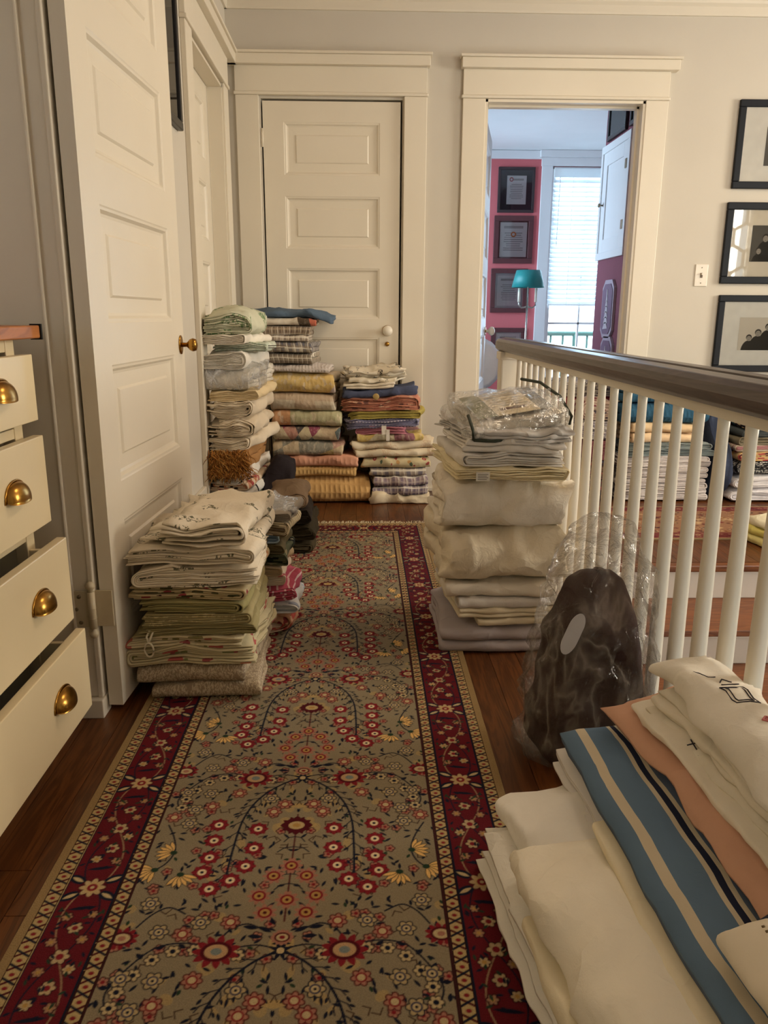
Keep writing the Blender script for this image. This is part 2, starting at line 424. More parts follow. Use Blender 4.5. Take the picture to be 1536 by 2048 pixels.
wall_pieces('wall_front', WALL, [(-1.3, wx0, -1.3, -1.2, -1.5, ZC), (wx1, 5.2, -1.3, -1.2, -1.5, ZC), (wx0, wx1, -1.3, -1.2, -1.5, wz0), (wx0, wx1, -1.3, -1.2, wz1, ZC)])
box('ceiling', CEIL, -1.3, 5.3, -1.3, YB+.12, ZC, ZC+.06, kind='structure')
wall_pieces('wall_stairwell', WALL, [(2.45, 2.5, -1.2, 3.08, -1.6, -.01), (.70, .75, -1.2, 3.08, -1.6, -.06)])

# crown moulding, casings, baseboards
crown = [(0, 2.505), (.012, 2.505), (.016, 2.515), (.018, 2.545), (.03, 2.558), (.034, 2.572), (0, 2.572)]
def crown_y(name, x, y0, y1, sgn):
    m = MB(); m.extrude([(x+sgn*a, b) for a, b in crown], y0, y1); return m.build(name, CREAM, kind='structure')
def crown_x(name, y, x0, x1):
    m = MB(); n = len(crown); vs = [(x0, y-a, b) for a, b in crown]+[(x1, y-a, b) for a, b in crown]
    m.add(vs, [(i, (i+1) % n, n+(i+1) % n, n+i) for i in range(n)]+[tuple(range(n)), tuple(range(n, 2*n))]); return m.build(name, CREAM, kind='structure')
crown_x('trim_1', YB, -.70, 5.2); crown_y('trim_2', XL, -1.2, YB, 1)

def casing_back(name, x0, x1, z, capl, capr, wl=.132, wr=.132, jamb=True):
    t = empty(name, (0, 0, 0), kind='structure')
    MB().box(x0-wl, x0-.012, YB-.022, YB, 0, z+.014).build('side_casing', CREAM, t, bevel=.003)
    MB().box(x1+.012, x1+wr, YB-.022, YB, 0, z+.014).build('side_casing', CREAM, t, bevel=.003)
    MB().box(x0-wl-.008, x1+wr+.006, YB-.030, YB, z+.014, z+.030).build('fillet', CREAM, t, bevel=.005)
    MB().box(x0-wl, x1+wr-.002, YB-.024, YB, z+.030, z+.152).build('header', CREAM, t, bevel=.002)
    MB().box(capl, capr, YB-.055, YB, z+.152, z+.200).box(capl-.008, capr+.010, YB-.066, YB, z+.200, z+.213).build('cap', CREAM, t, bevel=.003)
    # jamb lining
    if jamb: MB().box(x0-.016, x0+.001, YB-.016, YB+.123, 0, z+.012).box(x1-.001, x1+.016, YB-.016, YB+.123, 0, z+.012).box(x0-.016, x1+.016, YB-.016, YB+.123, z-.001, z+.013).build('jamb', CREAM, t)
    return t
casing_back('trim_3', CX0, CX1, 2.092, -.695, .352, jamb=False)
c4 = casing_back('trim_4', DX0, DX1, DZ, .515, 1.648)
MB().box(DX0, DX0+.012, YB+.045, YB+.085, 0, DZ).box(DX1-.012, DX1, YB+.045, YB+.085, 0, DZ).box(DX0, DX1, YB+.045, YB+.085, DZ-.012, DZ).build('door_stop', CREAM, c4)
def base_back(name, x0, x1):
    m = MB().box(x0, x1, YB-.018, YB, 0, .25).box(x0, x1, YB-.026, YB, .25, .285).box(x0, x1, YB-.034, YB, 0, .022); return m.build(name, CREAM, kind='structure', bevel=.004)
base_back('baseboard_back', CX1+.13, DX0-.13); base_back('baseboard_back_right', DX1+.14, 5.2)
box('baseboard_left', CREAM, XL, XL+.018, 1.9, Y3a-.14, 0, .27, kind='structure', bevel=.004)
# left wall door casing
t5 = empty('trim_5', kind='structure')
def lw(name, y0, y1, z0, z1, out): return MB().box(XL, XL+out, y0, y1, z0, z1).build(name, CREAM, t5, bevel=.003)
lw('side_casing', Y3a-.125, Y3a, 0, 2.10, .022); lw('side_casing', Y3b, Y3b+.125, 0, 2.10, .022)
lw('fillet', Y3a-.13, Y3b+.13, 2.10, 2.116, .03); lw('header', Y3a-.125, Y3b+.125, 2.116, 2.244, .024)
MB().box(XL, XL+.055, Y3a-.15, YB-.02, 2.244, 2.290).box(XL, XL+.066, Y3a-.155, YB-.02, 2.290, 2.303).build('cap', CREAM, t5, bevel=.003)
MB().box(XL-.18, XL+.01, Y3a, Y3a+.012, 0, 2.09).box(XL-.18, XL+.01, Y3b-.012, Y3b, 0, 2.09).box(XL-.18, XL+.01, Y3a, Y3b, 2.078, 2.09).box(XL-.10, XL-.06, Y3b-.03, Y3b-.012, 0, 2.08).box(XL-.10, XL-.06, Y3a+.012, Y3a+.03, 0, 2.08).build('jamb', CREAM, t5)

# ------------------------------------------------------------------ panelled doors
PANZ = [(1.722, 1.984), (1.350, 1.618), (.978, 1.248), (.588, .878), (.225, .488)]
def panel_mesh(x0, x1, z0, z1, hinge=False):
    prof = [(0, 0), (.004, -.002), (.010, -.003), (.017, -.011), (.024, -.013), (.060, -.014), (.066, -.009), (.09, -.009)]
    vs = []; fs = []
    for a, d in prof: vs += [(x0+a, -d, z0+a), (x1-a, -d, z0+a), (x1-a, -d, z1-a), (x0+a, -d, z1-a)]
    for i in range(len(prof)-1):
        for k in range(4): fs.append((i*4+k, i*4+(k+1) % 4, i*4+4+(k+1) % 4, i*4+4+k))
    e = (len(prof)-1)*4; fs.append((e, e+1, e+2, e+3))
    return MB().add(vs, fs)
def make_door(name, loc, rz, wd, ht, mat, panz=PANZ, stile=.108, th=.036, z0=.008):
    d = empty(name, loc, rz, kind='structure'); xs = (stile, wd-stile)
    m = MB().box(0, xs[0], 0, th, z0, ht).box(xs[1], wd, 0, th, z0, ht)
    edges = [ht]+[v for p in panz for v in (p[1], p[0])]+[z0]
    for i in range(0, len(edges), 2): m.box(xs[0], xs[1], 0, th, edges[i+1], edges[i])
    m.box(xs[0], xs[1], th-.010, th-.004, z0+.05, ht-.05)
    m.build('frame', mat, d)
    for p in panz: panel_mesh(xs[0], xs[1], p[0], p[1]).build('panel', mat, d)
    return d
def knob(parent, x, z, mat, plate=None, rad=.027, name='knob', side=-1):
    prof = [(.010, 0), (.010, .018), (.012, .022), (rad*.7, .028), (rad, .040), (rad, .048), (rad*.75, .060), (rad*.3, .066)]
    o = MB().lathe([(r, side*h) for r, h in prof], (x, 0 if side < 0 else .036, z), 'y', 18).build(name, mat, parent)
    if plate: MB().lathe([(.030, 0), (.030, side*.003), (.022, side*.006), (.012, side*.007)], (x, 0 if side < 0 else .036, z), 'y', 18).build('rosette', plate, parent)
    return o
PORC = plain('white_porcelain', (240, 232, 215), .15)
# closet door, shut, in the back wall
d2 = make_door('door_2', (CX0+.004, YB+.004, 0), 0, CX1-CX0-.010, 2.084, CREAM)
knob(d2, .662, .915, PORC, BRASS, .029)
MB().lathe([(.002, -.012), (.010, -.010), (.013, -.004), (.013, 0)], (.662, 0, .842), 'y', 14).build('keyhole_cover', BRASS, d2)
MB().lathe([(.006, .0), (.006, .09)], (-.003, -.004, 1.86), 'z', 10).build('hinge', CREAM, d2)
# linen closet door, open
d1 = make_door('door_1', (-.618, 1.846, 0), math.radians(87.0), .755, 2.09, CREAM, z0=.022)
k1 = MB().lathe([(.007, 0), (.007, -.020), (.010, -.024), (.017, -.030), (.021, -.040), (.018, -.050), (.006, -.054)], (.715, 0, .905), 'y', 18).build('knob', BRASS, d1)
vs = MB().lathe([(.022, 0), (.022, -.003), (.014, -.005)], (.715, 0, .905), 'y', 20); vs.v = [(x, y, .905+(z-.905)*1.35) for x, y, z in vs.v]; vs.build('rosette', BRASS, d1)
# left wall door, shut
d3 = make_door('door_3', (XL-.06, Y3a+.014, 0), PI/2, Y3b-Y3a-.03, 2.076, CREAM)
for z in (1.80, 1.66): pass
# ------------------------------------------------------------------ hinge of the open door
HG = plain('painted_hinge', (205, 190, 158), .4)
def hinge(z):
    h = empty('hinge', (-.668, 1.826, z), label='cream painted butt hinge with ball tips on the open linen door' if z < 1 else 'cream painted upper butt hinge of the open linen door', cat='hinge')
    MB().lathe([(.0095, 0), (.0095, .0945)], (0, 0, 0), 'z', 14).lathe([(.0103, .026), (.0103, .0268)], n=14).lathe([(.0103, .052), (.0103, .0528)], n=14).build('barrel', HG, h)
    for s, zz in ((1, .0945), (-1, 0)):
        MB().lathe([(.006, zz), (.006, zz+s*.006), (.011, zz+s*.010), (.012, zz+s*.017), (.008, zz+s*.024), (.002, zz+s*.027)], n=14).build('ball_tip', HG, h)
    MB().box(-.052, -.001, .006, .0095, 0, .094).build('leaf_on_frame', HG, h, bevel=.001)
    MB().box(.004, .047, .012, .018, 0, .094).build('leaf_on_door', HG, h, bevel=.001)
    for y, zz in ((-.032, .080), (-.040, .047), (-.032, .012)): MB().lathe([(.005, .0065), (.005, .0045), (.003, .004)], (y, 0, zz), 'y', 10).build('screw', plain('steel', (150, 140, 120), .35, .8), h)
    return h
hinge(.243); hinge(1.72)
# frame of the linen closet
t6 = empty('trim_6', kind='structure')
MB().box(-.86, -.662, 1.838, 1.872, .05, 2.1).build('post', CREAM, t6, bevel=.003)
MB().box(-.86, -.716, 1.830, 1.839, .05, 2.1).build('inner_band', CREAM, t6, bevel=.003)
MB().box(-.720, -.711, 1.825, 1.839, .05, 2.1).build('bead', CREAM, t6, bevel=.004)
MB().box(-.676, -.662, 1.833, 1.839, .05, 2.1).build('outer_bead', CREAM, t6, bevel=.003)
MB().box(-.80, -.658, 1.815, 1.874, 0, .05).build('plinth', CREAM, t6, bevel=.003)
MB().box(-.70, -.682, .70, 1.85, 2.1, 2.23).build('header', CREAM, t6, bevel=.003)

# ------------------------------------------------------------------ built-in drawers in the linen closet
CAB = paint('cream_cabinet_paint', (238, 220, 180), .32, .45)
cb = empty('drawer_cabinet', (-.95, 1.3, 0), label='cream built-in drawer cabinet with four open drawers inside the linen closet', cat='cabinet')
def cbx(name, mat, x0, x1, y0, y1, z0, z1, par=cb, bevel=.002):
    o = (-.95, 1.3, 0); return MB().box(x0-o[0], x1-o[0], y0-o[1], y1-o[1], z0-o[2], z1-o[2]).build(name, mat, par, None, bevel)
MB().box(-.762, -.735, 1.66, 1.70, .052, .947).build('stile', CAB, t6, bevel=.002); cbx('body', plain('cabinet_inside', (30, 20, 12), .9), -1.27, -1.25, .82, 1.76, 0, .94)
cbx('base_plinth', CAB, -.80, -.765, .82, 1.70, 0, .085)
drz = [(.774, .915, .010), (.546, .741, .016), (.311, .508, .045), (.089, .287, .068)]
for k, z in enumerate([.752, .525, .297]): cbx('rail', CAB, -.76, -.737, .82, 1.69, z-.011, z+.011)
cbx('rail', CAB, -.76, -.737, .82, 1.69, .915+.006, .946)
def cup_pull(parent, y, z, x):
    # half-dome cup pull with a flange, opening downwards
    vs = []; fs = []; nu, nv = 14, 8
    for shell in (1.0, .90):
        for i in range(nu+1):
            a = PI*i/nu
            for j in range(nv+1):
                b = PI/2*j/nv*1.12
                vs.append((x+.026*shell*math.sin(a)**.7*math.sin(b) if j else x, y-.044*shell*math.cos(a), z-.012+(.036*shell*math.cos(b)*math.sin(a)**.6)))
    n1 = (nu+1)*(nv+1)
    for sh in (0, 1):
        for i in range(nu):
            for j in range(nv):
                q = sh*n1+i*(nv+1)+j; fs.append((q, q+1, q+nv+2, q+nv+1))
    for i in range(nu): q = i*(nv+1)+nv; fs.append((q, q+nv+1, q+nv+1+n1, q+n1))
    m = MB().add(vs, fs, True)
    rim = [(x+.0015, y-.048*math.cos(PI*k/20), z-.014+.040*math.sin(PI*k/20)**.8) for k in range(21)]
    m.tube(rim, .0022, 6)
    return m.build('pull', BRASS, parent)
for k, (z0, z1, out) in enumerate(drz):
    o = (-.95, 1.3, 0); xf = -.718+out-.95*0
    dr = cbx('drawer', CAB, xf-.022, xf, .86, 1.722, z0, z1)
    cbx('drawer_side', CAB, -1.2, xf-.022, 1.665, 1.678, z0+.012, z1-.014, dr); cbx('drawer_side', CAB, -1.2, xf-.022, .90, .913, z0+.012, z1-.014, dr)
    cbx('drawer_bottom', plain('dark_drawer_inside', (46, 26, 14), .8), -1.2, xf-.022, .913, 1.665, z0+.014, z0+.02, dr)
    zc = (z0+z1)/2+.004
    for y in (1.555, 1.03): cup_pull(dr, y-1.3, zc, xf+.95)
ct = MB().box(-1.27, -.694, .80, 1.742, .948, .975).build('countertop', wood('honey_wood', (150, 88, 40), (196, 124, 62), 'y', .4), None, (-.95, 1.3, .947), .003)
tag(ct, 'honey brown wooden countertop above the cream drawers', 'countertop')
bl = MB().box(-.716, -.692, 1.743, 1.750, .945, .978).build('end_cap', BLACK, ct, None); bl.location = (.95, -1.3, -.947)
# ================================================================== railing and stairs
RX = .690
RAILW = wood('dark_handrail_wood', (52, 39, 36), (88, 71, 65), 'y', .3)
rl = empty('stair_railing', (RX, 2.3, 0), label='cream balustrade with dark wooden handrail along the stairwell', cat='railing')
def rb(m, name, mat, bevel=0): m.v = [(x, y-2.3, z) for x, y, z in m.v]; return m.build(name, mat, rl, None, bevel)
prof = [(-.036, .838), (-.046, .848), (-.048, .866), (-.044, .882), (-.034, .893), (-.010, .898), (-.008, .888), (-.002, .888), (.000, .900), (.034, .900), (.046, .892), (.049, .872), (.046, .85), (.036, .838)]
m = MB(); ys = [-1.1, 3.80, 3.845, 3.87, 3.885, 3.892]; sc = [1, 1, .97, .9, .8, .6]; n = len(prof)
vs = []
for y, k in zip(ys, sc): vs += [(x*k, y, .868+(z-.868)*(.4+.6*k)) for x, z in prof]
fs = [(i*n+j, i*n+(j+1) % n, (i+1)*n+(j+1) % n, (i+1)*n+j) for i in range(len(ys)-1) for j in range(n)]+[tuple(range(n))[::-1], tuple((len(ys)-1)*n+j for j in range(n))]
m.add(vs, fs, False); rb(m, 'handrail', RAILW, .002)
rb(MB().box(-.024, .024, -1.1, 3.80, .816, .838), 'fillet', CREAM, .002)
rb(MB().box(-.040, .055, 3.70, 3.80, 0, .838), 'newel', CREAM, .008)
rb(MB().box(-.046, .061, 3.694, 3.806, .80, .837), 'newel_collar', CREAM, .004); rb(MB().box(-.046, .061, 3.694, 3.806, 0, .12), 'newel_base', CREAM, .004)
rb(MB().box(-.03, .03, -1.1, 3.70, 0, .012), 'shoe_rail', CREAM, .003)
bal = None
bp = [(.0165, .010), (.0170, .10), (.0165, .30), (.0150, .50), (.0128, .68), (.0112, .765), (.0112, .790), (.0118, .818)]
for k in range(20):
    y = 1.358+.1112*k
    if k == 0:
        bal = rb(MB().lathe(bp, (0, 2.3, 0), 'z', 20), 'baluster', CREAM); bal.location = (0, y-2.3, 0)
    else:
        b = bal.copy(); COL.objects.link(b); b.parent = rl; b.location = (0, y-2.3, 0)
for k in range(1, 14):
    b = bal.copy(); COL.objects.link(b); b.parent = rl; b.location = (0, 1.358-.1112*k-2.3, 0)

st = empty('staircase', (1.6, 2.0, -1.2), label='wooden stairs with white risers climbing to the landing behind the balustrade', cat='stairs')
def sb(name, mat, x0, x1, y0, y1, z0, z1, bevel=.003): return MB().box(x0-1.6, x1-1.6, y0-2, y1-2, z0+1.2, z1+1.2).build(name, mat, st, None, bevel)
TREAD = wood('stair_tread_oak', (96, 52, 26), (150, 94, 56), 'x', .4)
WHT = paint('white_riser_paint', (232, 226, 216), .5)
for k in range(1, 7):
    z = -.15*k; y1 = 3.076-.331*(k-1); y0 = y1-.331-.03
    sb('tread', TREAD, .755, 2.445, y0, y1+.03, z-.026, z, .004)
    sb('riser', WHT, .755, 2.445, y0+.03, y0+.038, z-.15, z-.026)
    sb('cove', WHT, .755, 2.445, y0+.014, y0+.03, z-.04, z-.026)
sb('riser', WHT, .755, 2.445, 3.062, 3.0755, -.15, -.031); 
# ================================================================== study beyond the doorway
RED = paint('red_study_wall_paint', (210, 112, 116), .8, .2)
PALE = paint('pale_bounce_wall_paint', (214, 210, 206), .8, .2)  # tone for the unseen study walls, kept pale to bounce daylight
STW = paint('white_study_trim', (228, 226, 228), .5)
YN = 7.9
fx0, fx1, fz0, fz1 = 1.80, 2.75, .35, 2.36
wall_pieces('wall_far', RED, [(-.2, fx0, YN, YN+.12, 0, ZC), (fx1, 3.2, YN, YN+.12, 0, ZC), (fx0, fx1, YN, YN+.12, 0, fz0), (fx0, fx1, YN, YN+.12, fz1, ZC)])
wall_pieces('wall_study_left', PALE, [(-.3, -.2, YB+.12, 6.2, 0, ZC), (-.3, -.2, 7.7, YN+.12, 0, ZC), (-.3, -.2, 6.2, 7.7, 0, .75), (-.3, -.2, 6.2, 7.7, 2.25, ZC)])
w4 = empty('added_side_window', kind='structure')  # unseen window added in the side wall to let the study fill in
for b_ in ((6.1, 6.2, .65, 2.35), (7.7, 7.8, .65, 2.35), (6.1, 7.8, 2.25, 2.36), (6.1, 7.8, .68, .75)): MB().box(-.2, -.175, *b_).build('casing', STW, w4, bevel=.003)
MB().box(-.27, -.24, 6.93, 6.97, .75, 2.25).build('muntin', STW, w4); MB().box(-.27, -.24, 6.2, 7.7, 1.48, 1.52).build('muntin', STW, w4)
MB().box(-.257, -.253, 6.2, 7.7, .75, 2.25).build('pane', glass(), w4)
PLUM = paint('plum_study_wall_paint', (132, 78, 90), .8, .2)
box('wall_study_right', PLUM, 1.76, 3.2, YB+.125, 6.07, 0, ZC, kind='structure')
box('wall_study_end', PALE, 3.2, 3.3, 6.07, YN+.12, 0, ZC, kind='structure')
box('ceiling_study', paint('white_study_ceiling', (236, 236, 238), .9), -.3, 3.3, YB+.12, YN+.12, 2.507, ZC+.06, kind='structure')
box('trim_7', STW, -.2, fx0-.11, YN-.03, YN, 2.43, 2.505, kind='structure', bevel=.006)
w1 = empty('window_1', (0, 0, 0), kind='structure')
MB().box(fx0-.105, fx0, YN-.025, YN, fz0-.1, fz1+.01).build('side_casing', STW, w1, bevel=.003)
MB().box(fx1, fx1+.105, YN-.025, YN, fz0-.1, fz1+.01).build('side_casing', STW, w1, bevel=.003)
MB().box(fx0-.11, fx1+.11, YN-.028, YN, fz1+.01, fz1+.085).build('header', STW, w1, bevel=.003)
MB().box(fx0-.13, fx1+.13, YN-.06, YN, fz1+.085, fz1+.145).build('cap', STW, w1, bevel=.003)
MB().box(fx0, fx0+.045, YN+.03, YN+.07, fz0, fz1).box(fx1-.045, fx1, YN+.03, YN+.07, fz0, fz1).box(fx0, fx1, YN+.03, YN+.07, fz0, fz0+.05).box(fx0, fx1, YN+.03, YN+.07, fz1-.05, fz1).build('sash', STW, w1)
mu = MB()
for x in (fx0+.345, fx0+.64): mu.box(x-.008, x+.008, YN+.035, YN+.065, fz0, fz1)
for z in (.93, 1.36, 1.9): mu.box(fx0, fx1, YN+.035, YN+.065, z-.010, z+.010)
mu.build('muntin', STW, w1)
MB().box(fx0, fx1, YN+.048, YN+.052, fz0, fz1).build('pane', glass(), w1)
MB().box(fx0-.002, fx0+.012, YN-.02, YN+.13, fz0, fz1).build('jamb', STW, w1); MB().box(fx0, fx1, YN-.02, YN+.13, fz1-.014, fz1+.002).build('head_jamb', STW, w1)
# blinds
SL = NT('white_blind_slat', .5, .3); SL.base(L4((240, 240, 240))); SL.b.inputs['Transmission Weight'].default_value = 0.0
tlw = SL.n('ShaderNodeBsdfTranslucent'); tlw.inputs[0].default_value = L4((230, 240, 245)); mxs = SL.n('ShaderNodeMixShader'); mxs.inputs[0].default_value = .22
SL.l(SL.b.outputs[0], mxs.inputs[1]); SL.l(tlw.outputs[0], mxs.inputs[2]); SL.l(mxs.outputs[0], SL.out.inputs[0])
bd = empty('window_blind', ((fx0+fx1)/2, YN-.035, 1.10), label='white horizontal slat blind half lowered over the study window', cat='blind')
cxb = (fx0+fx1)/2; hw = (fx1-fx0)/2-.012
MB().box(-hw, hw, .0, .045, 1.17, 1.25).build('headrail', SL.m, bd, bevel=.003)
slat = None
for k in range(27):
    z = .035+k*.0425
    if slat is None:
        slat = MB().add([(-hw, -.016, -.018), (hw, -.016, -.018), (hw, .014, .013), (-hw, .014, .013), (-hw, -.018, -.016), (hw, -.018, -.016), (hw, .012, .015), (-hw, .012, .015)],
                        [(0,3,2,1),(4,5,6,7),(0,1,5,4),(1,2,6,5),(2,3,7,6),(3,0,4,7)]).build('slat', SL.m, bd); slat.location = (0, .02, z)
    else:
        b = slat.copy(); COL.objects.link(b); b.parent = bd; b.location = (0, .02, z)
MB().box(-hw, hw, -.005, .045, 0, .016).build('bottom_rail', SL.m, bd, bevel=.003)
for x in (-.28, 0, .28): MB().tube([(x, -.004, .01), (x, -.004, 1.18)], .0018, 6).build('cord', SL.m, bd)
MB().tube([(-hw+.05, -.012, .55), (-hw+.055, -.012, 1.17)], .004, 6).build('wand', SL.m, bd)
# balcony rail outside
bal_m = plain('green_iron', (60, 110, 96), .5)
bo = empty('balcony_railing', (2.2, 8.45, -.1), label='green iron balcony railing seen through the study window', cat='railing')
MB().tube([(-1.6, 0, .92), (2.2, 0, .92)], .025, 8).build('top_rail', bal_m, bo); MB().tube([(-1.6, 0, .2), (2.2, 0, .2)], .02, 8).build('bottom_rail', bal_m, bo)
bar = None
for k in range(28):
    x = -1.5+k*.13; bar = MB().tube([(x, 0, .2), (x, 0, .92)], .012 if k % 6 else .03, 6).build('bar', bal_m, bo)
box('balcony_floor', paint('pale_balcony_floor', (190, 190, 185)), -.5, 5, 8.02, 8.7, -.2, -.1, kind='structure')
# pictures -------------------------------------------------------------
def picture(name, label, x0, x1, z0, z1, fr_mat, border, inner, mat_col, y=YB, depth=.022, rot=None, group=None, mat_w=None, glassy=True, photo=None):
    """framed picture on a wall facing -y; inner = canvas; mat_w = (l,r,b,t) mat margins"""
    cxp = (x0+x1)/2; e = empty(name, (cxp, y, z0), label=label, cat='picture', group=group)
    W_, H_ = (x1-x0)/2, z1-z0; b = border
    for q in ((-W_, -W_+b, b, H_-b), (W_-b, W_, b, H_-b), (-W_, W_, 0, b), (-W_, W_, H_-b, H_)):
        MB().box(q[0], q[1], -depth, 0, q[2], q[3]).build('frame_side', fr_mat, e, bevel=.004)
    MB().box(-W_+b, W_-b, -.010, -.002, b, H_-b).build('mat_board', plain(name+'_mat', mat_col, .8), e)
    l, r, bo_, t = mat_w
    if inner is not None:
        cw, ch = 2*W_-2*b-l-r, H_-2*b-bo_-t
        canvas_mesh('print', inner, (-W_+b+l, -.0115, b+bo_), (cw/((inner.nx-1)*inner.res), 0, 0), (0, 0, ch/((inner.ny-1)*inner.res)), vcol('flat_print', .6), e)
    if glassy: MB().box(-W_+b, W_-b, -.0145, -.0135, b, H_-b).build('glazing', glass(), e)
    return e
FRB = plain('dark_blue_black_frame', (16, 20, 27), .5, 0.0, .25)
def photo(kind, seed):
    r = random.Random(seed); c = Canvas(.30, .20, .0016, (92, 90, 84) if kind != 'white' else (225, 215, 195))
    if kind == 'white': pos = [(.055, .075, .030), (.10, .105, .034), (.15, .14, .034), (.185, .10, .032), (.24, .09, .032)]
    elif kind == 'group': pos = [(.075, .13, .034), (.045, .06, .030), (.14, .12, .034), (.19, .08, .03), (.24, .125, .034)]
    else: pos = [(.10, .12, .042), (.20, .11, .042)]
    for x, y, s_ in pos:                                      # dark pullovers
        c.ell(x, y-.085, s_*1.25, .07, 0, (34, 36, 35)); c.rect(x-s_*1.2, x+s_*1.2, 0, max(y-.09, 0), (34, 36, 35))
    for x, y, s_ in pos:
        c.ell(x, y+.004, s_*.50, s_*.60, 0, (46, 42, 38)); c.ell(x, y-.003, s_*.40, s_*.52, 0, (168, 160, 146))
        for d in (-1, 1): c.ell(x+d*s_*.16, y+.002, s_*.07, s_*.035, 0, (60, 56, 50))
        c.ell(x, y-.003-s_*.24, s_*.14, s_*.03, 0, (90, 80, 74))
    return c
picture('framed_photograph', 'black framed portrait photograph, topmost of three on the right wall', 2.0, 2.62, 1.675, 2.115, FRB, .036, photo('pair', 1), (255, 250, 236), mat_w=(.125, .125, .08, .095))
picture('framed_photograph', 'black framed family photograph, middle of three, window reflected in its glass', 1.99, 2.61, 1.180, 1.606, FRB, .038, photo('group', 2), (246, 234, 210), mat_w=(.115, .115, .08, .08))
picture('framed_photograph', 'black framed photograph of five dark-dressed people, lowest of three above the railing', 1.997, 2.61, .696, 1.119, FRB, .036, photo('white', 3), (255, 250, 236), mat_w=(.098, .11, .085, .085))
# picture on the left wall: built facing -y then turned
pl = picture('framed_print', 'black framed print on the left wall above the open door', 0, .62, 0, .80, plain('black_frame', (22, 22, 24), .35), .03, photo('group', 5), (222, 216, 200), mat_w=(.10, .10, .14, .16), y=0)
pl.location = (XL+.001, 2.935, 1.672); pl.rotation_euler = (0, 0, PI/2)
# diplomas in the study
def diploma(seed, col=(250, 250, 250), seal=None):
    r = random.Random(seed); c = Canvas(.20, .26, .002, col)
    c.rect(.03, .17, .215, .232, (150, 140, 140), .6)
    for k in range(9):
        w_ = .05+r.random()*.025; c.rect(.10-w_, .10+w_, .05+k*.016, .055+k*.016, (140, 138, 142), .7)
    if seal: c.ell(seal[0], seal[1], .02, .02, 0, seal[2]); c.ell(seal[0], seal[1], .011, .011, 0, col)
    return c
DKF = plain('dark_wood_frame', (92, 52, 54), .4)
picture('framed_certificate', 'dark matted certificate with red seal, topmost on the red study wall', 1.285, 1.635, 1.955, 2.36, plain('black_brown_frame', (58, 44, 46), .4), .025, diploma(1, seal=(.045, .225, (190, 80, 90))), (66, 58, 64), y=YN, mat_w=(.06, .055, .05, .05))
picture('framed_certificate', 'brown framed certificate with orange emblem, second on the red study wall', 1.262, 1.642, 1.492, 1.928, DKF, .048, diploma(2, (252, 252, 250), (.10, .17, (226, 140, 70))), (120, 70, 70), y=YN, mat_w=(.012, .012, .012, .012))
picture('framed_certificate', 'dark framed certificate behind the floor lamp, third on the red study wall', 1.250, 1.610, 1.030, 1.445, DKF, .045, diploma(3), (222, 222, 224), y=YN, mat_w=(.02, .02, .02, .02))
picture('framed_certificate', 'framed certificate lowest on the red study wall, just above the handrail', 1.272, 1.612, .48, .885, DKF, .045, diploma(4), (222, 222, 224), y=YN, mat_w=(.01, .01, .01, .01))
# pictures high on the plum wall (facing -x)
for k, (yc, lab) in enumerate(((5.78, 'black framed picture high on the plum wall, nearer the study window'), (5.30, 'black framed picture high on the plum wall, nearer the doorway'))):
    p_ = picture('framed_picture', lab, 0, .40, 0, .36, plain('black_frame', (22, 22, 24), .35), .03, diploma(20+k), (205, 205, 210), mat_w=(.08, .08, .07, .07), y=0)
    p_.location = (1.759, yc, 2.20); p_.rotation_euler = (0, 0, -PI/2)
# small cupboard door on the plum wall
cd = empty('wall_cupboard', (1.759, 5.78, 1.40), -PI/2, label='white panelled cupboard door set in the plum study wall', cat='cupboard')
MB().box(-.30, .33, -.02, 0, 0, .05).box(-.30, .33, -.02, 0, .73, .78).box(.28, .33, -.02, 0, .05, .73).box(-.30, -.26, -.02, 0, .05, .73).build('frame', STW, cd, bevel=.003)
MB().box(-.26, -.17, -.012, 0, .05, .73).box(.19, .28, -.012, 0, .05, .73).box(-.17, .19, -.012, 0, .05, .14).box(-.17, .19, -.012, 0, .64, .73).box(-.17, .19, -.004, 0, .14, .64).build('leaf', STW, cd, bevel=.002)
for z in (.20, .58): MB().box(.262, .292, -.026, -.012, z-.03, z+.03).build('hinge', plain('steel', (150, 140, 120), .35, .8), cd, bevel=.002)
MB().lathe([(.006, -.012), (.006, -.03), (.014, -.036), (.014, -.045), (.005, -.05)], (-.215, 0, .38), 'y', 12).build('knob', plain('steel', (150, 140, 120), .35, .8), cd)
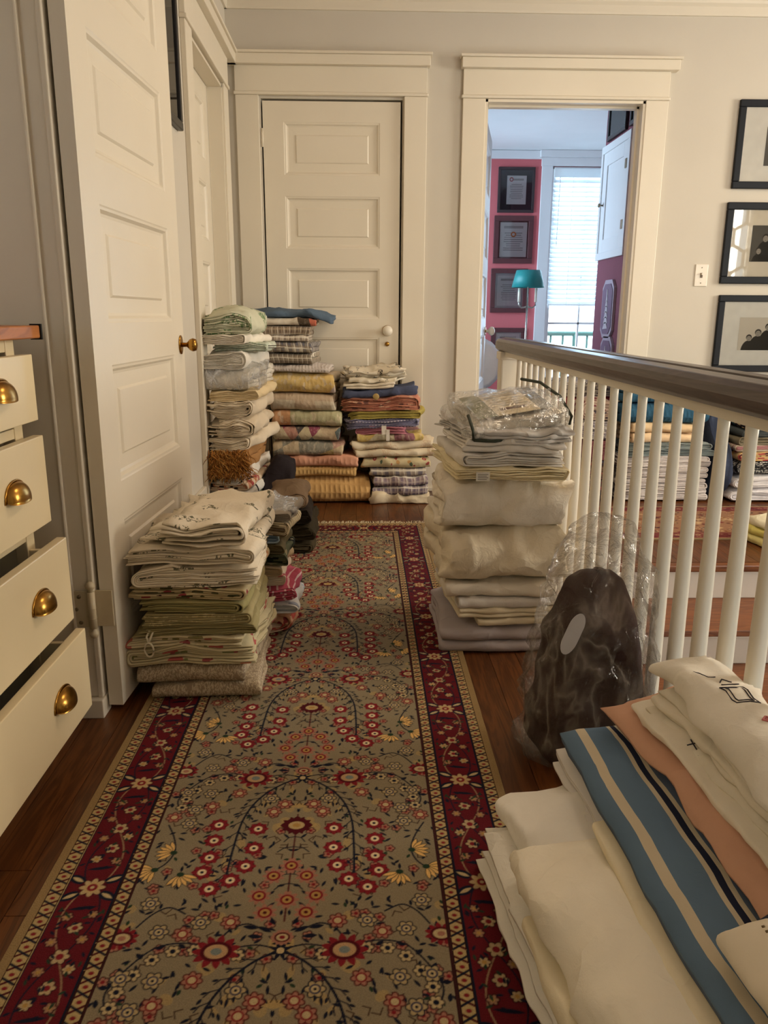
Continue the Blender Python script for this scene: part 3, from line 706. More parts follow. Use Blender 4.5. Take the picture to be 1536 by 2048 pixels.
# octagonal plaque leaning / hanging on the plum wall: silvery tree on mauve
def plaque(lab, yc, zc, s_):
    e = empty('octagonal_plaque', (1.759, yc, zc), -PI/2, label=lab, cat='plaque')
    h, w_ = .20*s_, .13*s_; c = .055*s_
    oc = lambda k: [(-w_*k, -h*k+c*k), (-w_*k+c*k, -h*k), (w_*k-c*k, -h*k), (w_*k, -h*k+c*k), (w_*k, h*k-c*k), (w_*k-c*k, h*k), (-w_*k+c*k, h*k), (-w_*k, h*k-c*k)]
    def prism(k, d0, d1):
        o8 = oc(k); return MB().add([(x, d0, z) for x, z in o8]+[(x, d1, z) for x, z in o8], [(i, (i+1) % 8, 8+(i+1) % 8, 8+i) for i in range(8)]+[tuple(range(8)), tuple(range(8, 16))])
    prism(1, -.018, 0).build('border', plain('pale_plaque_edge', (176, 162, 176), .5), e); prism(.86, -.022, -.017).build('face', plain('mauve_plaque', (118, 92, 116), .6), e)
    t = MB()
    for k in range(7):
        z = -.14*s_+k*.038*s_; r_ = (.055-.007*k)*s_; t.add([(-r_, -.025, z), (r_, -.025, z+.006), (r_*.3, -.025, z+.05*s_), (-r_*.4, -.025, z+.045*s_), (-r_, -.022, z), (r_, -.022, z+.006), (r_*.3, -.022, z+.05*s_), (-r_*.4, -.022, z+.045*s_)], [(0,1,2,3),(4,5,6,7),(0,1,5,4),(1,2,6,5),(2,3,7,6),(3,0,4,7)])
    t.build('tree_relief', plain('silver_relief', (190, 182, 190), .5), e)
plaque('mauve octagonal plaque with silver tree on the plum wall, upper one', 5.70, 1.05, 1.0)
plaque('mauve octagonal plaque with silver tree on the plum wall, lower one behind the handrail', 5.66, .66, 1.0)
# study door, swung open to the left
d4 = make_door('door_4', (DX0+.006, YB+.125, 0), math.radians(78), .80, 2.08, STW)
knob(d4, .735, .90, PORC, BRASS, .03)
# floor lamp
TEAL = plain('teal_lampshade', (30, 130, 130), .45)
lp = empty('floor_lamp', (1.475, 7.2, 0), label='floor lamp with teal drum shade and brass arms beside the study window', cat='lamp')
CHR = plain('pale_metal', (190, 186, 176), .25, .9)
MB().lathe([(.13, 0), (.13, .02), (.03, .035), (.012, .05)], n=24).build('base', CHR, lp); MB().lathe([(.009, .04), (.009, 1.25)], n=12).build('pole', CHR, lp)
sv = MB(); pr = [(.145, 1.245), (.108, 1.392), (.104, 1.392), (.141, 1.245)]; nn = 28; vv = []; ff = []
for r_, z in pr: vv += [(r_*math.cos(2*PI*k/nn), r_*math.sin(2*PI*k/nn), z) for k in range(nn)]
for i in range(4): ff += [(i*nn+k, i*nn+(k+1) % nn, ((i+1) % 4)*nn+(k+1) % nn, ((i+1) % 4)*nn+k) for k in range(nn)]
sv.add(vv, ff, True).build('lamp_shade', TEAL, lp)
for s_ in (-1, 1):
    MB().tube([(0, 0, 1.08), (s_*.05, 0, 1.07), (s_*.075, 0, 1.09), (s_*.075, 0, 1.13)], .007, 8).build('arm', CHR, lp); MB().lathe([(.012, 1.12), (.012, 1.24)], (s_*.075, 0, 0), n=12).build('candle_tube', PORC, lp)
# armchair
ch = empty('armchair', (.74, 5.95, 0), math.radians(20), label='white upholstered wooden armchair just inside the study door', cat='chair')
CHW = linen((222, 226, 234)); DW = wood('dark_chair_wood', (60, 32, 22), (104, 60, 40), 'z', .35)
MB().box(-.26, .26, -.26, .26, .30, .46).build('seat', CHW, ch, bevel=.03); MB().box(-.25, .25, .20, .30, .44, 1.03).build('backrest', CHW, ch, bevel=.03)
for x in (-.25, .25):
    for y in (-.24, .25): MB().tube([(x, y, 0), (x, y, .32)], [.014, .02], 8).build('leg', DW, ch)
    MB().tube([(x*1.05, -.22, .40), (x*1.1, -.24, .55), (x*1.08, -.20, .66), (x*1.08, -.05, .70), (x*1.05, .22, .74)], .018, 8).build('arm', DW, ch)
cu = MB().lathe([(.02, -.05), (.15, -.045), (.19, 0), (.15, .045), (.02, .05)], (.80, 5.60, .665), 'y', 20); 
tag(cu.build('round_cushion', linen((226, 226, 232)), None, (.80, 5.60, .475)), 'round white cushion on the study armchair', 'cushion')
# ------------------------------------------------------------------ light switch
sw = empty('light_switch', (1.886, YB, 1.165), label='white toggle light switch plate beside the framed photographs', cat='switch')
PLW = plain('white_switch_plastic', (240, 230, 212), .35)
MB().box(-.036, .036, -.006, 0, 0, .118).build('plate', PLW, sw, bevel=.003); MB().box(-.006, .006, -.009, -.005, .046, .072).build('slot', plain('switch_slot', (110, 90, 70), .6), sw)
MB().box(-.004, .004, -.020, -.006, .060, .070).build('toggle', PLW, sw, bevel=.001)
for z in (.018, .100): MB().lathe([(.003, -.0075), (.003, -.005)], (0, 0, z), 'y', 8).build('screw', plain('steel', (150, 140, 120), .35, .8), sw)
# ------------------------------------------------------------------ leaded hall window behind the camera (mirrored in the picture glass)
w2 = empty('window_2', kind='structure')
MB().box(wx0-.12, wx0, -1.2, -1.175, wz0-.1, wz1+.1).box(wx1, wx1+.12, -1.2, -1.175, wz0-.1, wz1+.1).box(wx0-.12, wx1+.12, -1.2, -1.175, wz1, wz1+.13).box(wx0-.14, wx1+.14, -1.2, -1.15, wz0-.06, wz0).build('casing', CREAM, w2)
lead = MB(); hx = .30
for i in range(7):
    for j in range(6):
        cx_, cz_ = wx0+hx*(i+.5*(j % 2)), wz0+.26*j
        for a in (90, 210, 330):
            a = math.radians(a); lead.tube([(cx_, -1.25, cz_), (cx_+.173*math.cos(a), -1.25, cz_+.173*math.sin(a))], .020, 6)
lead.build('leading', plain('lead_came', (150, 128, 112), .6), w2)
MB().box(wx0, wx1, -1.262, -1.258, wz0, wz1).build('pane', glass(), w2)
w3 = empty('window_3', kind='structure')
MB().box(5.17, 5.2, ey0-.12, ey0, ez0-.1, ez1+.1).build('side_casing', CREAM, w3); MB().box(5.17, 5.2, ey1, ey1+.12, ez0-.1, ez1+.1).build('side_casing', CREAM, w3)
MB().box(5.17, 5.2, ey0-.12, ey1+.12, ez1, ez1+.13).build('header', CREAM, w3); MB().box(5.15, 5.2, ey0-.14, ey1+.14, ez0-.06, ez0).build('sill', CREAM, w3)
MB().box(5.24, 5.27, (ey0+ey1)/2-.02, (ey0+ey1)/2+.02, ez0, ez1).build('muntin', CREAM, w3); MB().box(5.24, 5.27, ey0, ey1, 1.68, 1.72).build('muntin', CREAM, w3)
MB().box(5.252, 5.256, ey0, ey1, ez0, ez1).build('pane', glass(), w3)
# ================================================================== runner rug
NAVY = (24, 28, 44); RED_ = (128, 34, 42); CRM = (190, 168, 126); PNK = (164, 112, 92); GLD = (176, 138, 78); GRN = (40, 60, 44); FLD = (140, 127, 102); DRD = (80, 20, 28)
PER = .4825; HW = .274
def field_tile(res):
    c = Canvas(HW, PER, res, FLD); r = random.Random(11)
    def W(fn, u, v, *a, **k):                       # wrap along the length, mirror at the axis
        for dv in (-PER, 0, PER):
            fn(u, v+dv, *a, **k)
            if u < .03: fn(-u, v+dv, *a, **k)
    def line(pts, wd, col):
        for dv in (-PER, 0, PER): c.line([(u, v+dv) for u, v in pts], wd, col)
    def spl(pts, n=6):
        out = []
        for i in range(len(pts)-1):
            p0, p1, p2, p3 = (np.array(pts[max(0, min(len(pts)-1, j))]) for j in (i-1, i, i+1, i+2))
            for t in np.linspace(0, 1, n, endpoint=False): out.append(tuple(.5*((2*p1)+(-p0+p2)*t+(2*p0-5*p1+4*p2-p3)*t*t+(-p0+3*p1-3*p2+p3)*t**3)))
        return out+[tuple(pts[-1])]
    # warm blotches, small filler sprigs
    for k in range(30): W(c.ell, r.random()*HW, r.random()*PER, .006+r.random()*.012, .004+r.random()*.007, r.random()*3, (182, 152, 96), .55)
    for k in range(260):
        u, v, a = r.random()*HW, r.random()*PER, r.random()*6.28; q = r.random()
        if q < .55: W(c.leaf, u, v, .013+r.random()*.006, .0055, a, NAVY)
        elif q < .68: W(c.leaf, u, v, .012, .006, a, GRN)
        elif q < .82: W(c.flower, u, v, .0085, 5, PNK, None, RED_, out=(70, 40, 40))
        else: line([(u, v), (u+.012*math.cos(a), v+.012*math.sin(a)), (u+.018*math.cos(a+.8), v+.018*math.sin(a+.8))], .0022, (70, 50, 40))
    # main arms
    arm = spl([(0, 0), (.035, .018), (.07, .052), (.095, .095), (.110, .15), (.115, .22), (.116, .30), (.112, .325)])
    line(arm, .0042, NAVY)
    for i in range(6, len(arm)-2, 3):
        (x, y), (x2, y2) = arm[i], arm[i+1]; t = math.atan2(y2-y, x2-x)
        for s_ in (-1, 1):
            a = t+s_*.75; line([(x, y), (x+.016*math.cos(a), y+.016*math.sin(a)), (x+.027*math.cos(a-s_*.25), y+.027*math.sin(a-s_*.25))], .0022, NAVY)
            W(c.leaf, x+.024*math.cos(a), y+.024*math.sin(a), .012, .005, a, NAVY)
    arm2 = spl([(0, 0), (.04, -.012), (.10, -.004), (.15, -.018), (.20, -.01), (.235, .03), (.255, .075), (.245, .11)])
    line(arm2, .003, NAVY)
    for i in range(10, len(arm2)-1, 4):
        x, y = arm2[i]; a = r.random()*6.28; W(c.leaf, x+.01, y+.006, .016, .008, a, NAVY if i % 8 else GRN); W(c.flower, x-.012, y+.014, .011, 6, CRM, None, NAVY, out=(60, 50, 50))
    arm3 = spl([(.0, .13), (.0, .20), (0, .28), (0, .37), (0, .42)]); line(arm3, .003, DRD)
    for u, v in ((.02, .215), (.03, .245), (.035, .32), (.025, .345)): line([(0, v-.015), (u*.6, v-.012), (u, v)], .0024, NAVY)
    arm4 = spl([(.255, .16), (.235, .20), (.225, .24), (.235, .275), (.262, .30)]); line(arm4, .003, NAVY)
    arm5 = spl([(.17, .40), (.20, .385), (.225, .40), (.245, .43)]); line(arm5, .003, NAVY)
    arm6 = spl([(.03, .44), (.06, .425), (.085, .435), (.10, .455)]); line(arm6, .003, NAVY)
    # star
    for k in range(8): a = k*PI/4+.39; W(c.leaf, .0+.0001, 0, .044, .0075, a, NAVY)
    W(c.ell, .0001, 0, .006, .006, 0, CRM)
    for u, v, a in ((.03, -.045, .5), (.055, -.05, .2), (.022, -.065, .9), (.045, -.03, .1)): W(c.leaf, u, v, .026, .009, -a, NAVY)
    # large side palmettes
    def palm(u, v, s_, c1, c2, c3):
        for k in range(11): a = 2*PI*k/11; W(c.leaf, u+.72*s_*math.cos(a), v+.60*s_*math.sin(a), s_*.75, s_*.36, a, c1)
        W(c.ell, u, v, s_*.70, s_*.56, 0, DRD); W(c.ell, u, v, s_*.52, s_*.40, 0, c2); W(c.ell, u, v, s_*.25, s_*.2, 0, c3)
    palm(.103, .0, .036, RED_, (186, 150, 110), (120, 130, 126)); palm(.0001, .165, .030, DRD, (186, 160, 112), GLD)
    palm(.262, -.03, .026, RED_, CRM, PNK); palm(.0001, .235+.22, .018, PNK, CRM, RED_)
    # round rosettes
    for u, v in ((0.0001, .283), (.03, .31), (.0001, .37), (.05, .36), (.035, .40)): W(c.flower, u, v, .020, 9, PNK, RED_, GLD, DRD)
    for u, v in ((.075, .175), (.076, .233), (.085, .283), (.107, .32), (.141, .341), (.162, .298), (.156, .258), (.156, .209), (.155, .161)):
        W(c.ell, u, v, .0172, .0172, 0, DRD); W(c.flower, u, v, .0195, 8, RED_, RED_, (222, 200, 160), NAVY)
    for u, v in ((.215, .155), (.19, .055), (.24, .05), (.212, .11), (.205, .44), (.14, .42), (.06, .075), (.235, .375)):
        W(c.flower, u, v, .015, 6, (176, 154, 112), (60, 60, 80), CRM, NAVY, out=NAVY)
    for u, v in ((.18, .10), (.13, .055), (.165, .445), (.09, .42), (.25, .135), (.03, .095), (.05, .12)): W(c.flower, u, v, .015, 7, PNK, RED_, CRM, None, .3, out=DRD)
    # golden fans
    for u, v, a0 in ((.226, .243, -.3), (.25, .290, .5), (.200, .303, 1.9)):
        for k in range(6): a = a0+(k-2.5)*.38; W(c.leaf, u+.019*math.cos(a), v+.019*math.sin(a), .034, .0105, a, NAVY); W(c.leaf, u+.019*math.cos(a), v+.019*math.sin(a), .029, .0075, a, (226, 182, 112))
        W(c.ell, u, v, .007, .006, 0, GRN)
    return c
def border_tile(res):
    P = .32; c = Canvas(.094, P, res, (98, 26, 33)); r = random.Random(5)
    def W(fn, u, v, *a, **k):
        for dv in (-P, 0, P): fn(u, v+dv, *a, **k)
    xc = .047
    for ph in (0, 1):
        pts = [(xc+(.030 if ph else -.030)*math.sin(2*PI*t/40), -.02+P*t/40*1.125) for t in range(41)]
        c.line(pts, .0026, (150, 120, 90) if ph else NAVY)
    for v, a in ((.035, .5), (-.035, 2.6)):
        for s_ in (-1, 1): W(c.leaf, xc+s_*.032, v*.6, .046, .020, a if s_ > 0 else PI-a, NAVY); W(c.leaf, xc+s_*.032, v*.6, .026, .008, a if s_ > 0 else PI-a, CRM)
    W(c.ell, xc, 0, .025, .021, 0, DRD); W(c.flower, xc, 0, .022, 8, (186, 160, 118), (190, 160, 110), RED_, CRM); 
    for v, u, s_ in ((.075, .03, .013), (.07, .068, .012), (.105, .05, .017), (.135, .025, .012), (.14, .07, .013), (.165, .047, .020), (.195, .022, .012), (.20, .070, .012), (.225, .05, .016), (.25, .028, .012), (.255, .07, .011)):
        W(c.flower, u, v, s_*.74, 6, (182, 158, 118) if s_ > .0125 else (158, 120, 92), None, GLD if s_ < .015 else RED_, out=(58, 18, 26))
    for k in range(46): W(c.leaf, .008+r.random()*.078, .05+r.random()*.22, .013, .005, r.random()*3, NAVY if k % 3 else GRN)
    for v in (.05, -.05): W(c.leaf, xc, v, .05, .008, .15, NAVY)
    c.rect(0, .0025, 0, P, NAVY); c.rect(.0915, .094, 0, P, NAVY); return c
def guard_tile(res, wd):
    P = .027; c = Canvas(wd, P, res, (180, 156, 108))
    for dv in (-P, 0, P):
        c.line([(.002, dv+.002), (wd-.002, dv+P*.55)], .0042, DRD); c.line([(wd-.002, dv+.002), (.002, dv+P*.55)], .0042, NAVY); c.ell(wd/2, dv+P*.78, .0045, .0035, 0, RED_)
    c.rect(0, .0022, 0, P, (50, 26, 24)); c.rect(wd-.0022, wd, 0, P, (50, 26, 24)); return c
RW, RL, RES = .876, 3.08, .0017
rx0, ry0 = -.572, .62
ru = Canvas(RW, RL, RES, (158, 132, 90))
Xg = np.arange(ru.nx)*RES; Yg = np.arange(ru.ny)*RES; ft, bt, gt1, gt2 = field_tile(RES), border_tile(RES), guard_tile(RES, .027), guard_tile(RES, .025)
def samp(t, u, v, P): return t.a[np.clip(np.round(np.mod(v, P)/RES).astype(int), 0, t.ny-1), np.clip(np.round(u/RES).astype(int), 0, t.nx-1)]
UU, VV = np.meshgrid(np.abs(Xg-RW/2), Yg); D = RW/2-UU                       # D = distance from the long edge
De = np.minimum(D, RL-VV)                                                   # the far end has a border too
along = np.where(De == D, VV, Xg[None, :]+0*VV)
vst = (1.529-ry0)-VV
A = samp(ft, np.clip(UU, 0, HW-.001), vst, PER)
edges = [0, .016, .043, .137, .162, .166]
for lo, hi, t, P in ((.016, .043, gt1, .027), (.043, .137, bt, .32), (.137, .162, gt2, .027)):
    mk = (De >= lo) & (De < hi); A[mk] = samp(t, np.clip((De-lo)[mk], 0, hi-lo), (along+.01)[mk]-(1.206-ry0)+.64, P)
A[(De >= .162) & (De < .166)] = lin((60, 30, 30)); A[De < .016] = lin((150, 124, 84))
ru.a = A
yy = Yg+ry0; sel = np.ones(ru.ny, bool); ix = np.arange(ru.ny)
sel[(yy > 1.75) & (ix % 2 == 1)] = False; sel[(yy > 2.6) & (ix % 4 != 0)] = False; sel[0] = sel[-1] = True
rg = empty('runner_rug', (-.134, 2.16, 0), label='long beige floral oriental runner rug with dark red border', cat='rug')
canvas_mesh('pile', ru, (rx0+.134, ry0-2.16, .009), (1, 0, 0), (0, 1, 0), vcol('wool_rug_pile', .97, .5, .1), rg, rows=ix[sel])
MB().box(rx0+.134, rx0+RW+.134, ry0-2.16, ry0+RL-2.16, .0005, .0085).build('backing', linen((150, 124, 84)), rg)
fr = MB(); rr = random.Random(3)
for k in range(230):
    x = rx0+.134+RW*k/229; y = ry0+RL-2.16; a = rr.uniform(-.012, .012); l = rr.uniform(.045, .075)
    fr.tube([(x, y-.002, .006), (x+a*.5, y+l*.5, .005+rr.random()*.006), (x+a*1.6, y+l, .002)], [.0022, .002, .0012], 4)
fo = fr.build('fringe', linen((208, 188, 150)), rg); fo['kind'] = 'stuff'
# second rug, on the landing
r2 = Canvas(1.55, .62, .005, (150, 112, 86)); q = random.Random(8)
for k in range(900):
    r2.flower(q.random()*1.55, q.random()*.62, .006+q.random()*.012, 5, q.choice([(120, 48, 52), (176, 140, 104), (96, 66, 60), (190, 160, 120), (70, 54, 60), (140, 100, 60)]), None, q.choice([(200, 170, 130), (110, 40, 44)]))
for a_, b_, c_ in ((0, .012, (170, 150, 112)), (.012, .10, (112, 46, 52))):
    for (x0, x1, y0, y1) in ((0, 1.55, a_, b_), (0, 1.55, .62-b_, .62-a_), (a_, b_, 0, .62), (1.55-b_, 1.55-a_, 0, .62)): r2.rect(x0, x1, y0, y1, c_, .85)
for k in range(320):
    s_ = q.choice((0, 1)); x, y = (q.random()*1.55, q.choice((.055, .565))) if s_ else (q.choice((.055, 1.495)), q.random()*.62)
    r2.flower(x+q.uniform(-.03, .03), y+q.uniform(-.03, .03), .012, 5, q.choice([(190, 160, 120), (160, 120, 100), (70, 50, 60)]), None, (120, 40, 44))
g2 = empty('landing_rug', (1.7, 3.73, 0), label='worn red and tan patterned rug on the landing behind the balustrade', cat='rug')
canvas_mesh('pile', r2, (-.85, -.31, .008), (1.1, 0, 0), (0, 1, 0), vcol('wool_rug_pile', .97, .5, .1), g2)
MB().box(-.85, .855, -.31, .31, .0005, .0075).build('backing', linen((150, 124, 84)), g2)
# ================================================================== folded textiles
def strip(path, t, E, M, rs, jit, ph):
    """thick ribbon following path (K,2) in (u,v), extruded along e"""
    P = np.asarray(path, float); K = len(P); T = np.gradient(P, axis=0); T /= np.linalg.norm(T, axis=1)[:, None]+1e-9
    N = np.stack([-T[:, 1], T[:, 0]], 1); s = np.concatenate([[0], np.cumsum(np.linalg.norm(np.diff(P, axis=0), axis=1))])
    e0 = np.concatenate([[0, .006], np.linspace(.02, .98, M-2), [.994, 1]]); tk = np.ones(len(e0)); tk[[0, -1]] = .3; tk[[1, -2]] = .85
    hl = E/2+jit*vnoise(np.stack([s*7+ph, 0*s+ph, 0*s], 1), 3); hr = E/2+jit*vnoise(np.stack([s*7+ph+50, 0*s+ph, 0*s], 1), 5)
    ec = -hl[:, None]*(1-e0)[None]+hr[:, None]*e0[None]                        # K x S
    S = len(e0); ring = []
    for sg in (1, -1):
        o = P[:, None, :]+sg*N[:, None, :]*(t/2)*tk[None, :, None]; x = np.concatenate([o, ec[..., None]], 2); ring.append(x if sg > 0 else x[::-1])
    R_ = np.concatenate(ring, 0)                                            # 2K x S x 3 (u,v,e)
    sv = np.concatenate([s, s[::-1]]); uv = np.stack([np.repeat(sv[:, None], S, 1), np.concatenate([ec, ec[::-1]], 0)], 2)
    n2 = 2*K; i = np.arange(n2); j = np.arange(S-1)
    a = (i[:, None]*S+j[None]).ravel(); b = (((i+1) % n2)[:, None]*S+j[None]).ravel(); F = [np.stack([a, b, b+1, a+1], 1)]
    k = np.arange(K-1)
    for jj, fl in ((0, 1), (S-1, 0)):
        q = np.stack([k*S+jj, (k+1)*S+jj, (n2-2-k)*S+jj, (n2-1-k)*S+jj], 1); F.append(q[:, ::-1] if fl else q)
    return R_.reshape(-1, 3), np.concatenate(F), uv.reshape(-1, 2)
def fold_mesh(w_, d, h, style='front', n=2, seed=0, wr=.004, jit=.008, M=24, puff=.15, dl=0, drr=0, df=0, rnd_=.6, zig=False, loose=0.0):
    r = random.Random(seed); sideways = style in ('right', 'left'); Lu, E = (w_, d) if sideways else (d, w_)
    if sideways and not zig and h < .12: n = min(6, max(n, int(round(h/.0125))))
    if sideways: M = max(14, int(M*.7))
    th = h/(2*n); t = th*(.90 if sideways else .93); paths = []; q_ = 8 if sideways else 11
    if zig:
        m_ = 2*n; pts = []; 
        for k in range(m_):
            z = th*(k+.5); ur = Lu-r.random()*loose; ul = th*.6+r.random()*loose*.6; us = np.linspace(ur, ul, 9) if k % 2 == 0 else np.linspace(ul, ur, 9)
            pts += [(u, z) for u in us]
            if k < m_-1:
                ue = us[-1]; sg = -1 if k % 2 == 0 else 1
                pts += [(ue+sg*th*.5*math.sin(a), z+th*.5*(1-math.cos(a))) for a in (PI*.25, PI*.5, PI*.75)]
        paths.append(pts)
    else:
        bf = .75
        for k in range(n):
            R_ = h/2-th*(k+.5); uc = min(h/2*bf, Lu*.3)+r.random()*loose*.4
            lo = Lu-r.random()*(jit*2+loose); hi = Lu-r.random()*(jit*2+loose)
            p = [(u, th*(k+.5)) for u in np.linspace(lo, uc, q_)[:-1]]
            p += [(uc-bf*R_*math.sin(a), h/2-R_*math.cos(a)) for a in np.linspace(0, PI, 10 if k < 2 else 7)]
            p += [(u, h-th*(k+.5)) for u in np.linspace(uc, hi, q_)[1:]]
            paths.append(p)
    Vs, Fs, Us = [], [], []; b = 0
    for i, p in enumerate(paths):
        V, F, U = strip(p, t, E-r.random()*jit*2, M, r, jit, seed*3.1+i*7.7); Vs.append(V); Fs.append(F+b); Us.append(U+np.array([i*.37, seed*.113])); b += len(V)
    V = np.concatenate(Vs); F = np.concatenate(Fs); U = np.concatenate(Us); u, v, e = V.T
    if style == 'front': P = np.stack([e, u-d/2, v], 1)
    elif style == 'back': P = np.stack([e, d/2-u, v], 1)
    elif style == 'right': P = np.stack([w_/2-u, e, v], 1)
    else: P = np.stack([u-w_/2, e, v], 1)
    # soft body: bulge in the middle, sagging rim, wrinkles
    xn = 2*P[:, 0]/w_; yn = 2*P[:, 1]/d; zf = np.clip(P[:, 2]/h, 0, 1)
    body = (1-np.clip(np.abs(xn), 0, 1.2)**3)*(1-np.clip(np.abs(yn), 0, 1.2)**3)
    P[:, 2] += puff*h*zf*(body-.75)
    q = np.stack([P[:, 0]*9+seed*1.3, P[:, 1]*9+seed*.7, P[:, 2]*16+seed], 1)
    for ax, am in ((0, 1.0), (1, 1.0), (2, .75)): P[:, ax] += wr*am*fbm(q*(1.0+.2*ax), seed*11+ax*101, 3)*(1 if ax < 2 else (.35+.65*zf))
    rq = np.stack([P[:, 0]*6.5+P[:, 1]*2.5+seed*2.1, P[:, 1]*6.5-P[:, 0]*3+seed, P[:, 2]*9+seed*.3], 1); ridge = np.clip(1-np.abs(fbm(rq, seed*7+3, 2))*1.6, 0, 1)**3
    P[:, 2] += wr*1.1*ridge*zf; P[:, 1] += -wr*.9*ridge*(yn < -.6); P[:, 0] += wr*.9*ridge*np.sign(xn)*(np.abs(xn) > .7)
    P[:, 2] -= dl*np.clip(-xn-.45, 0, 2)**2*w_+drr*np.clip(xn-.45, 0, 2)**2*w_+df*np.clip(-yn-.4, 0, 2)**2*d
    return P, F, U
def warp(P, amp, seed):
    if not amp: return P
    x, y, z = P.T; m_ = np.clip(z/.06, 0, 1)
    q = np.stack([x*4.5, y*4.5, z*5.0+seed*3.3], 1); P = P.copy()
    P[:, 2] += amp*.7*m_*fbm(np.stack([x*5, y*5, z*1.6+seed], 1), seed, 2)
    P[:, 0] += amp*fbm(q, seed+9, 2)*m_; P[:, 1] += amp*fbm(q, seed+29, 2)*m_
    return P
SEED = [1]
def cloth_item(name, label, cat, mat, x0, x1, z0, h, yf, d, rot=0, roll=0, pitch=0, group=None, amp=.006, wseed=1, parent=None, **k):
    SEED[0] += 1; k.setdefault('seed', SEED[0]); w_ = x1-x0
    P, F, U = fold_mesh(w_, d, h, **k)
    Rm = Matrix.Rotation(math.radians(rot), 3, 'Z') @ Matrix.Rotation(math.radians(roll), 3, 'Y') @ Matrix.Rotation(math.radians(pitch), 3, 'X')
    P = P @ np.array(Rm).T; c = np.array([(x0+x1)/2, yf+d/2, z0]); P = warp(P+c, amp, wseed)
    if z0 < .02: P[:, 2] = np.maximum(P[:, 2], z0+.0008)
    o = mesh_np(name, P, F, mat, U, loc=c)
    if parent: o.parent = parent; o.location = Vector(c)-parent.location
    else: tag(o, label, cat, group)
    return o
def pile(items, yf, depth, z=0.0, rot=0, group=None, amp=.006, wseed=1):
    """items from the bottom: (name, label, category, material, x0, x1, height, options)"""
    out = []
    for it in items:
        name, lab, cat, mat, x0, x1, h = it[:7]; op = dict(it[7]) if len(it) > 7 else {}
        yy_ = yf+op.pop('dy', 0); dd = op.pop('d', depth); rr_ = rot+op.pop('rot', random.Random(lab).uniform(-3.5, 3.5))
        op['wr'] = op.get('wr', .004)*1.4
        out.append(cloth_item(name, lab, cat, mat, x0, x1, z, h*.985, yy_, dd, rr_, group=group, amp=amp*1.3, wseed=wseed, **op)); z += h
    return out, z

from mathutils.bvhtree import BVHTree
def bvh(o):
    me = o.data; return BVHTree.FromPolygons([v.co+o.location for v in me.vertices], [tuple(p.vertices) for p in me.polygons])
def drape(o, name, mat, strokes, r_, up=.0006, n=8):
    """thin stitched lines laid on the upper surface of a cloth; strokes in world x,y"""
    t = bvh(o); m_ = MB()
    for st_ in strokes:
        pts = []
        for (x0, y0), (x1, y1) in zip(st_[:-1], st_[1:]):
            for k in range(n): f = k/n; pts.append((x0+(x1-x0)*f, y0+(y1-y0)*f))
        pts.append(st_[-1]); P3 = []
        for x, y in pts:
            h_ = t.ray_cast(Vector((x, y, 2)), Vector((0, 0, -1)))[0]
            if h_ is not None: P3.append((x-o.location.x, y-o.location.y, h_.z+up-o.location.z))
        if len(P3) > 1: m_.tube(P3, r_, 5)
    if m_.v: return m_.build(name, mat, o)
# ---- stack against the open linen door (front left)
TAUPE = toile((150, 130, 104), (190, 172, 140), 26, .5, .75); TOI = toile((226, 212, 186), (112, 108, 84), 10, .52, .34)
GRP = 'linens stacked against the open linen door'
pile([
 ('folded_curtain', 'taupe damask curtain at the very bottom of the stack by the open door', 'curtain', TAUPE, -.565, -.280, .043, dict(style='front', n=1, wr=.004)),
 ('folded_curtain', 'taupe damask curtain second from the bottom of the stack by the open door', 'curtain', TAUPE, -.590, -.290, .056, dict(style='front', n=1, wr=.005)),
 ('folded_valance', 'cream floral valance with loose left flap above the taupe curtains', 'curtain', floral((196, 182, 140), [(176, 70, 60), (200, 120, 80), (120, 120, 70), (150, 60, 60)], 16, .34, .55), -.606, -.280, .052, dict(style='left', n=2, wr=.008, dl=.10)),
 ('folded_valance', 'cream red-flowered thin valance under the olive fabrics', 'curtain', floral((206, 190, 148), [(180, 90, 70), (190, 150, 70), (130, 120, 70)], 14, .32, .6), -.604, -.285, .026, dict(style='left', n=2, wr=.006, dl=.06)),
 ('folded_curtain', 'olive thin layered curtain with a hanging cord ring', 'curtain', linen((158, 146, 96)), -.598, -.276, .032, dict(style='right', n=3, wr=.006, loose=.03)),
 ('folded_curtain', 'olive green curtain with faint flower print, middle of the stack by the door', 'curtain', toile((164, 150, 100), (192, 176, 124), 12, .5, .45), -.574, -.292, .032, dict(style='right', n=2, wr=.005)),
 ('folded_curtain', 'plain olive green curtain below the dark floral one', 'curtain', linen((156, 146, 90)), -.582, -.296, .034, dict(style='right', n=2, wr=.005, loose=.03)),
 ('folded_tablecloth', 'dark multicoloured rose print cloth in the stack by the door', 'tablecloth', floral((196, 176, 130), [(150, 34, 44), (190, 130, 80), (88, 84, 50), (70, 40, 44), (206, 178, 130)], 24, .46, .9), -.597, -.282, .036, dict(style='right', n=2, wr=.006, loose=.02)),
 ('folded_bedsheet', 'cream toile sheet with bulging rounded left fold', 'bedsheet', TOI, -.606, -.274, .062, dict(style='left', n=1, wr=.008, puff=.3)),
 ('folded_bedsheet', 'cream toile sheet second from the top of the stack by the door', 'bedsheet', TOI, -.604, -.272, .048, dict(style='right', n=2, wr=.007, puff=.25, dl=.05)),
 ('folded_pillowcases', 'crumpled cream toile pillowcases on top of the stack by the open door', 'pillowcase', TOI, -.548, -.284, .052, dict(style='right', n=4, wr=.010, loose=.05, jit=.02, rot=-6)),
], 1.90, .38, 0.011, 0, GRP, .007, 2)
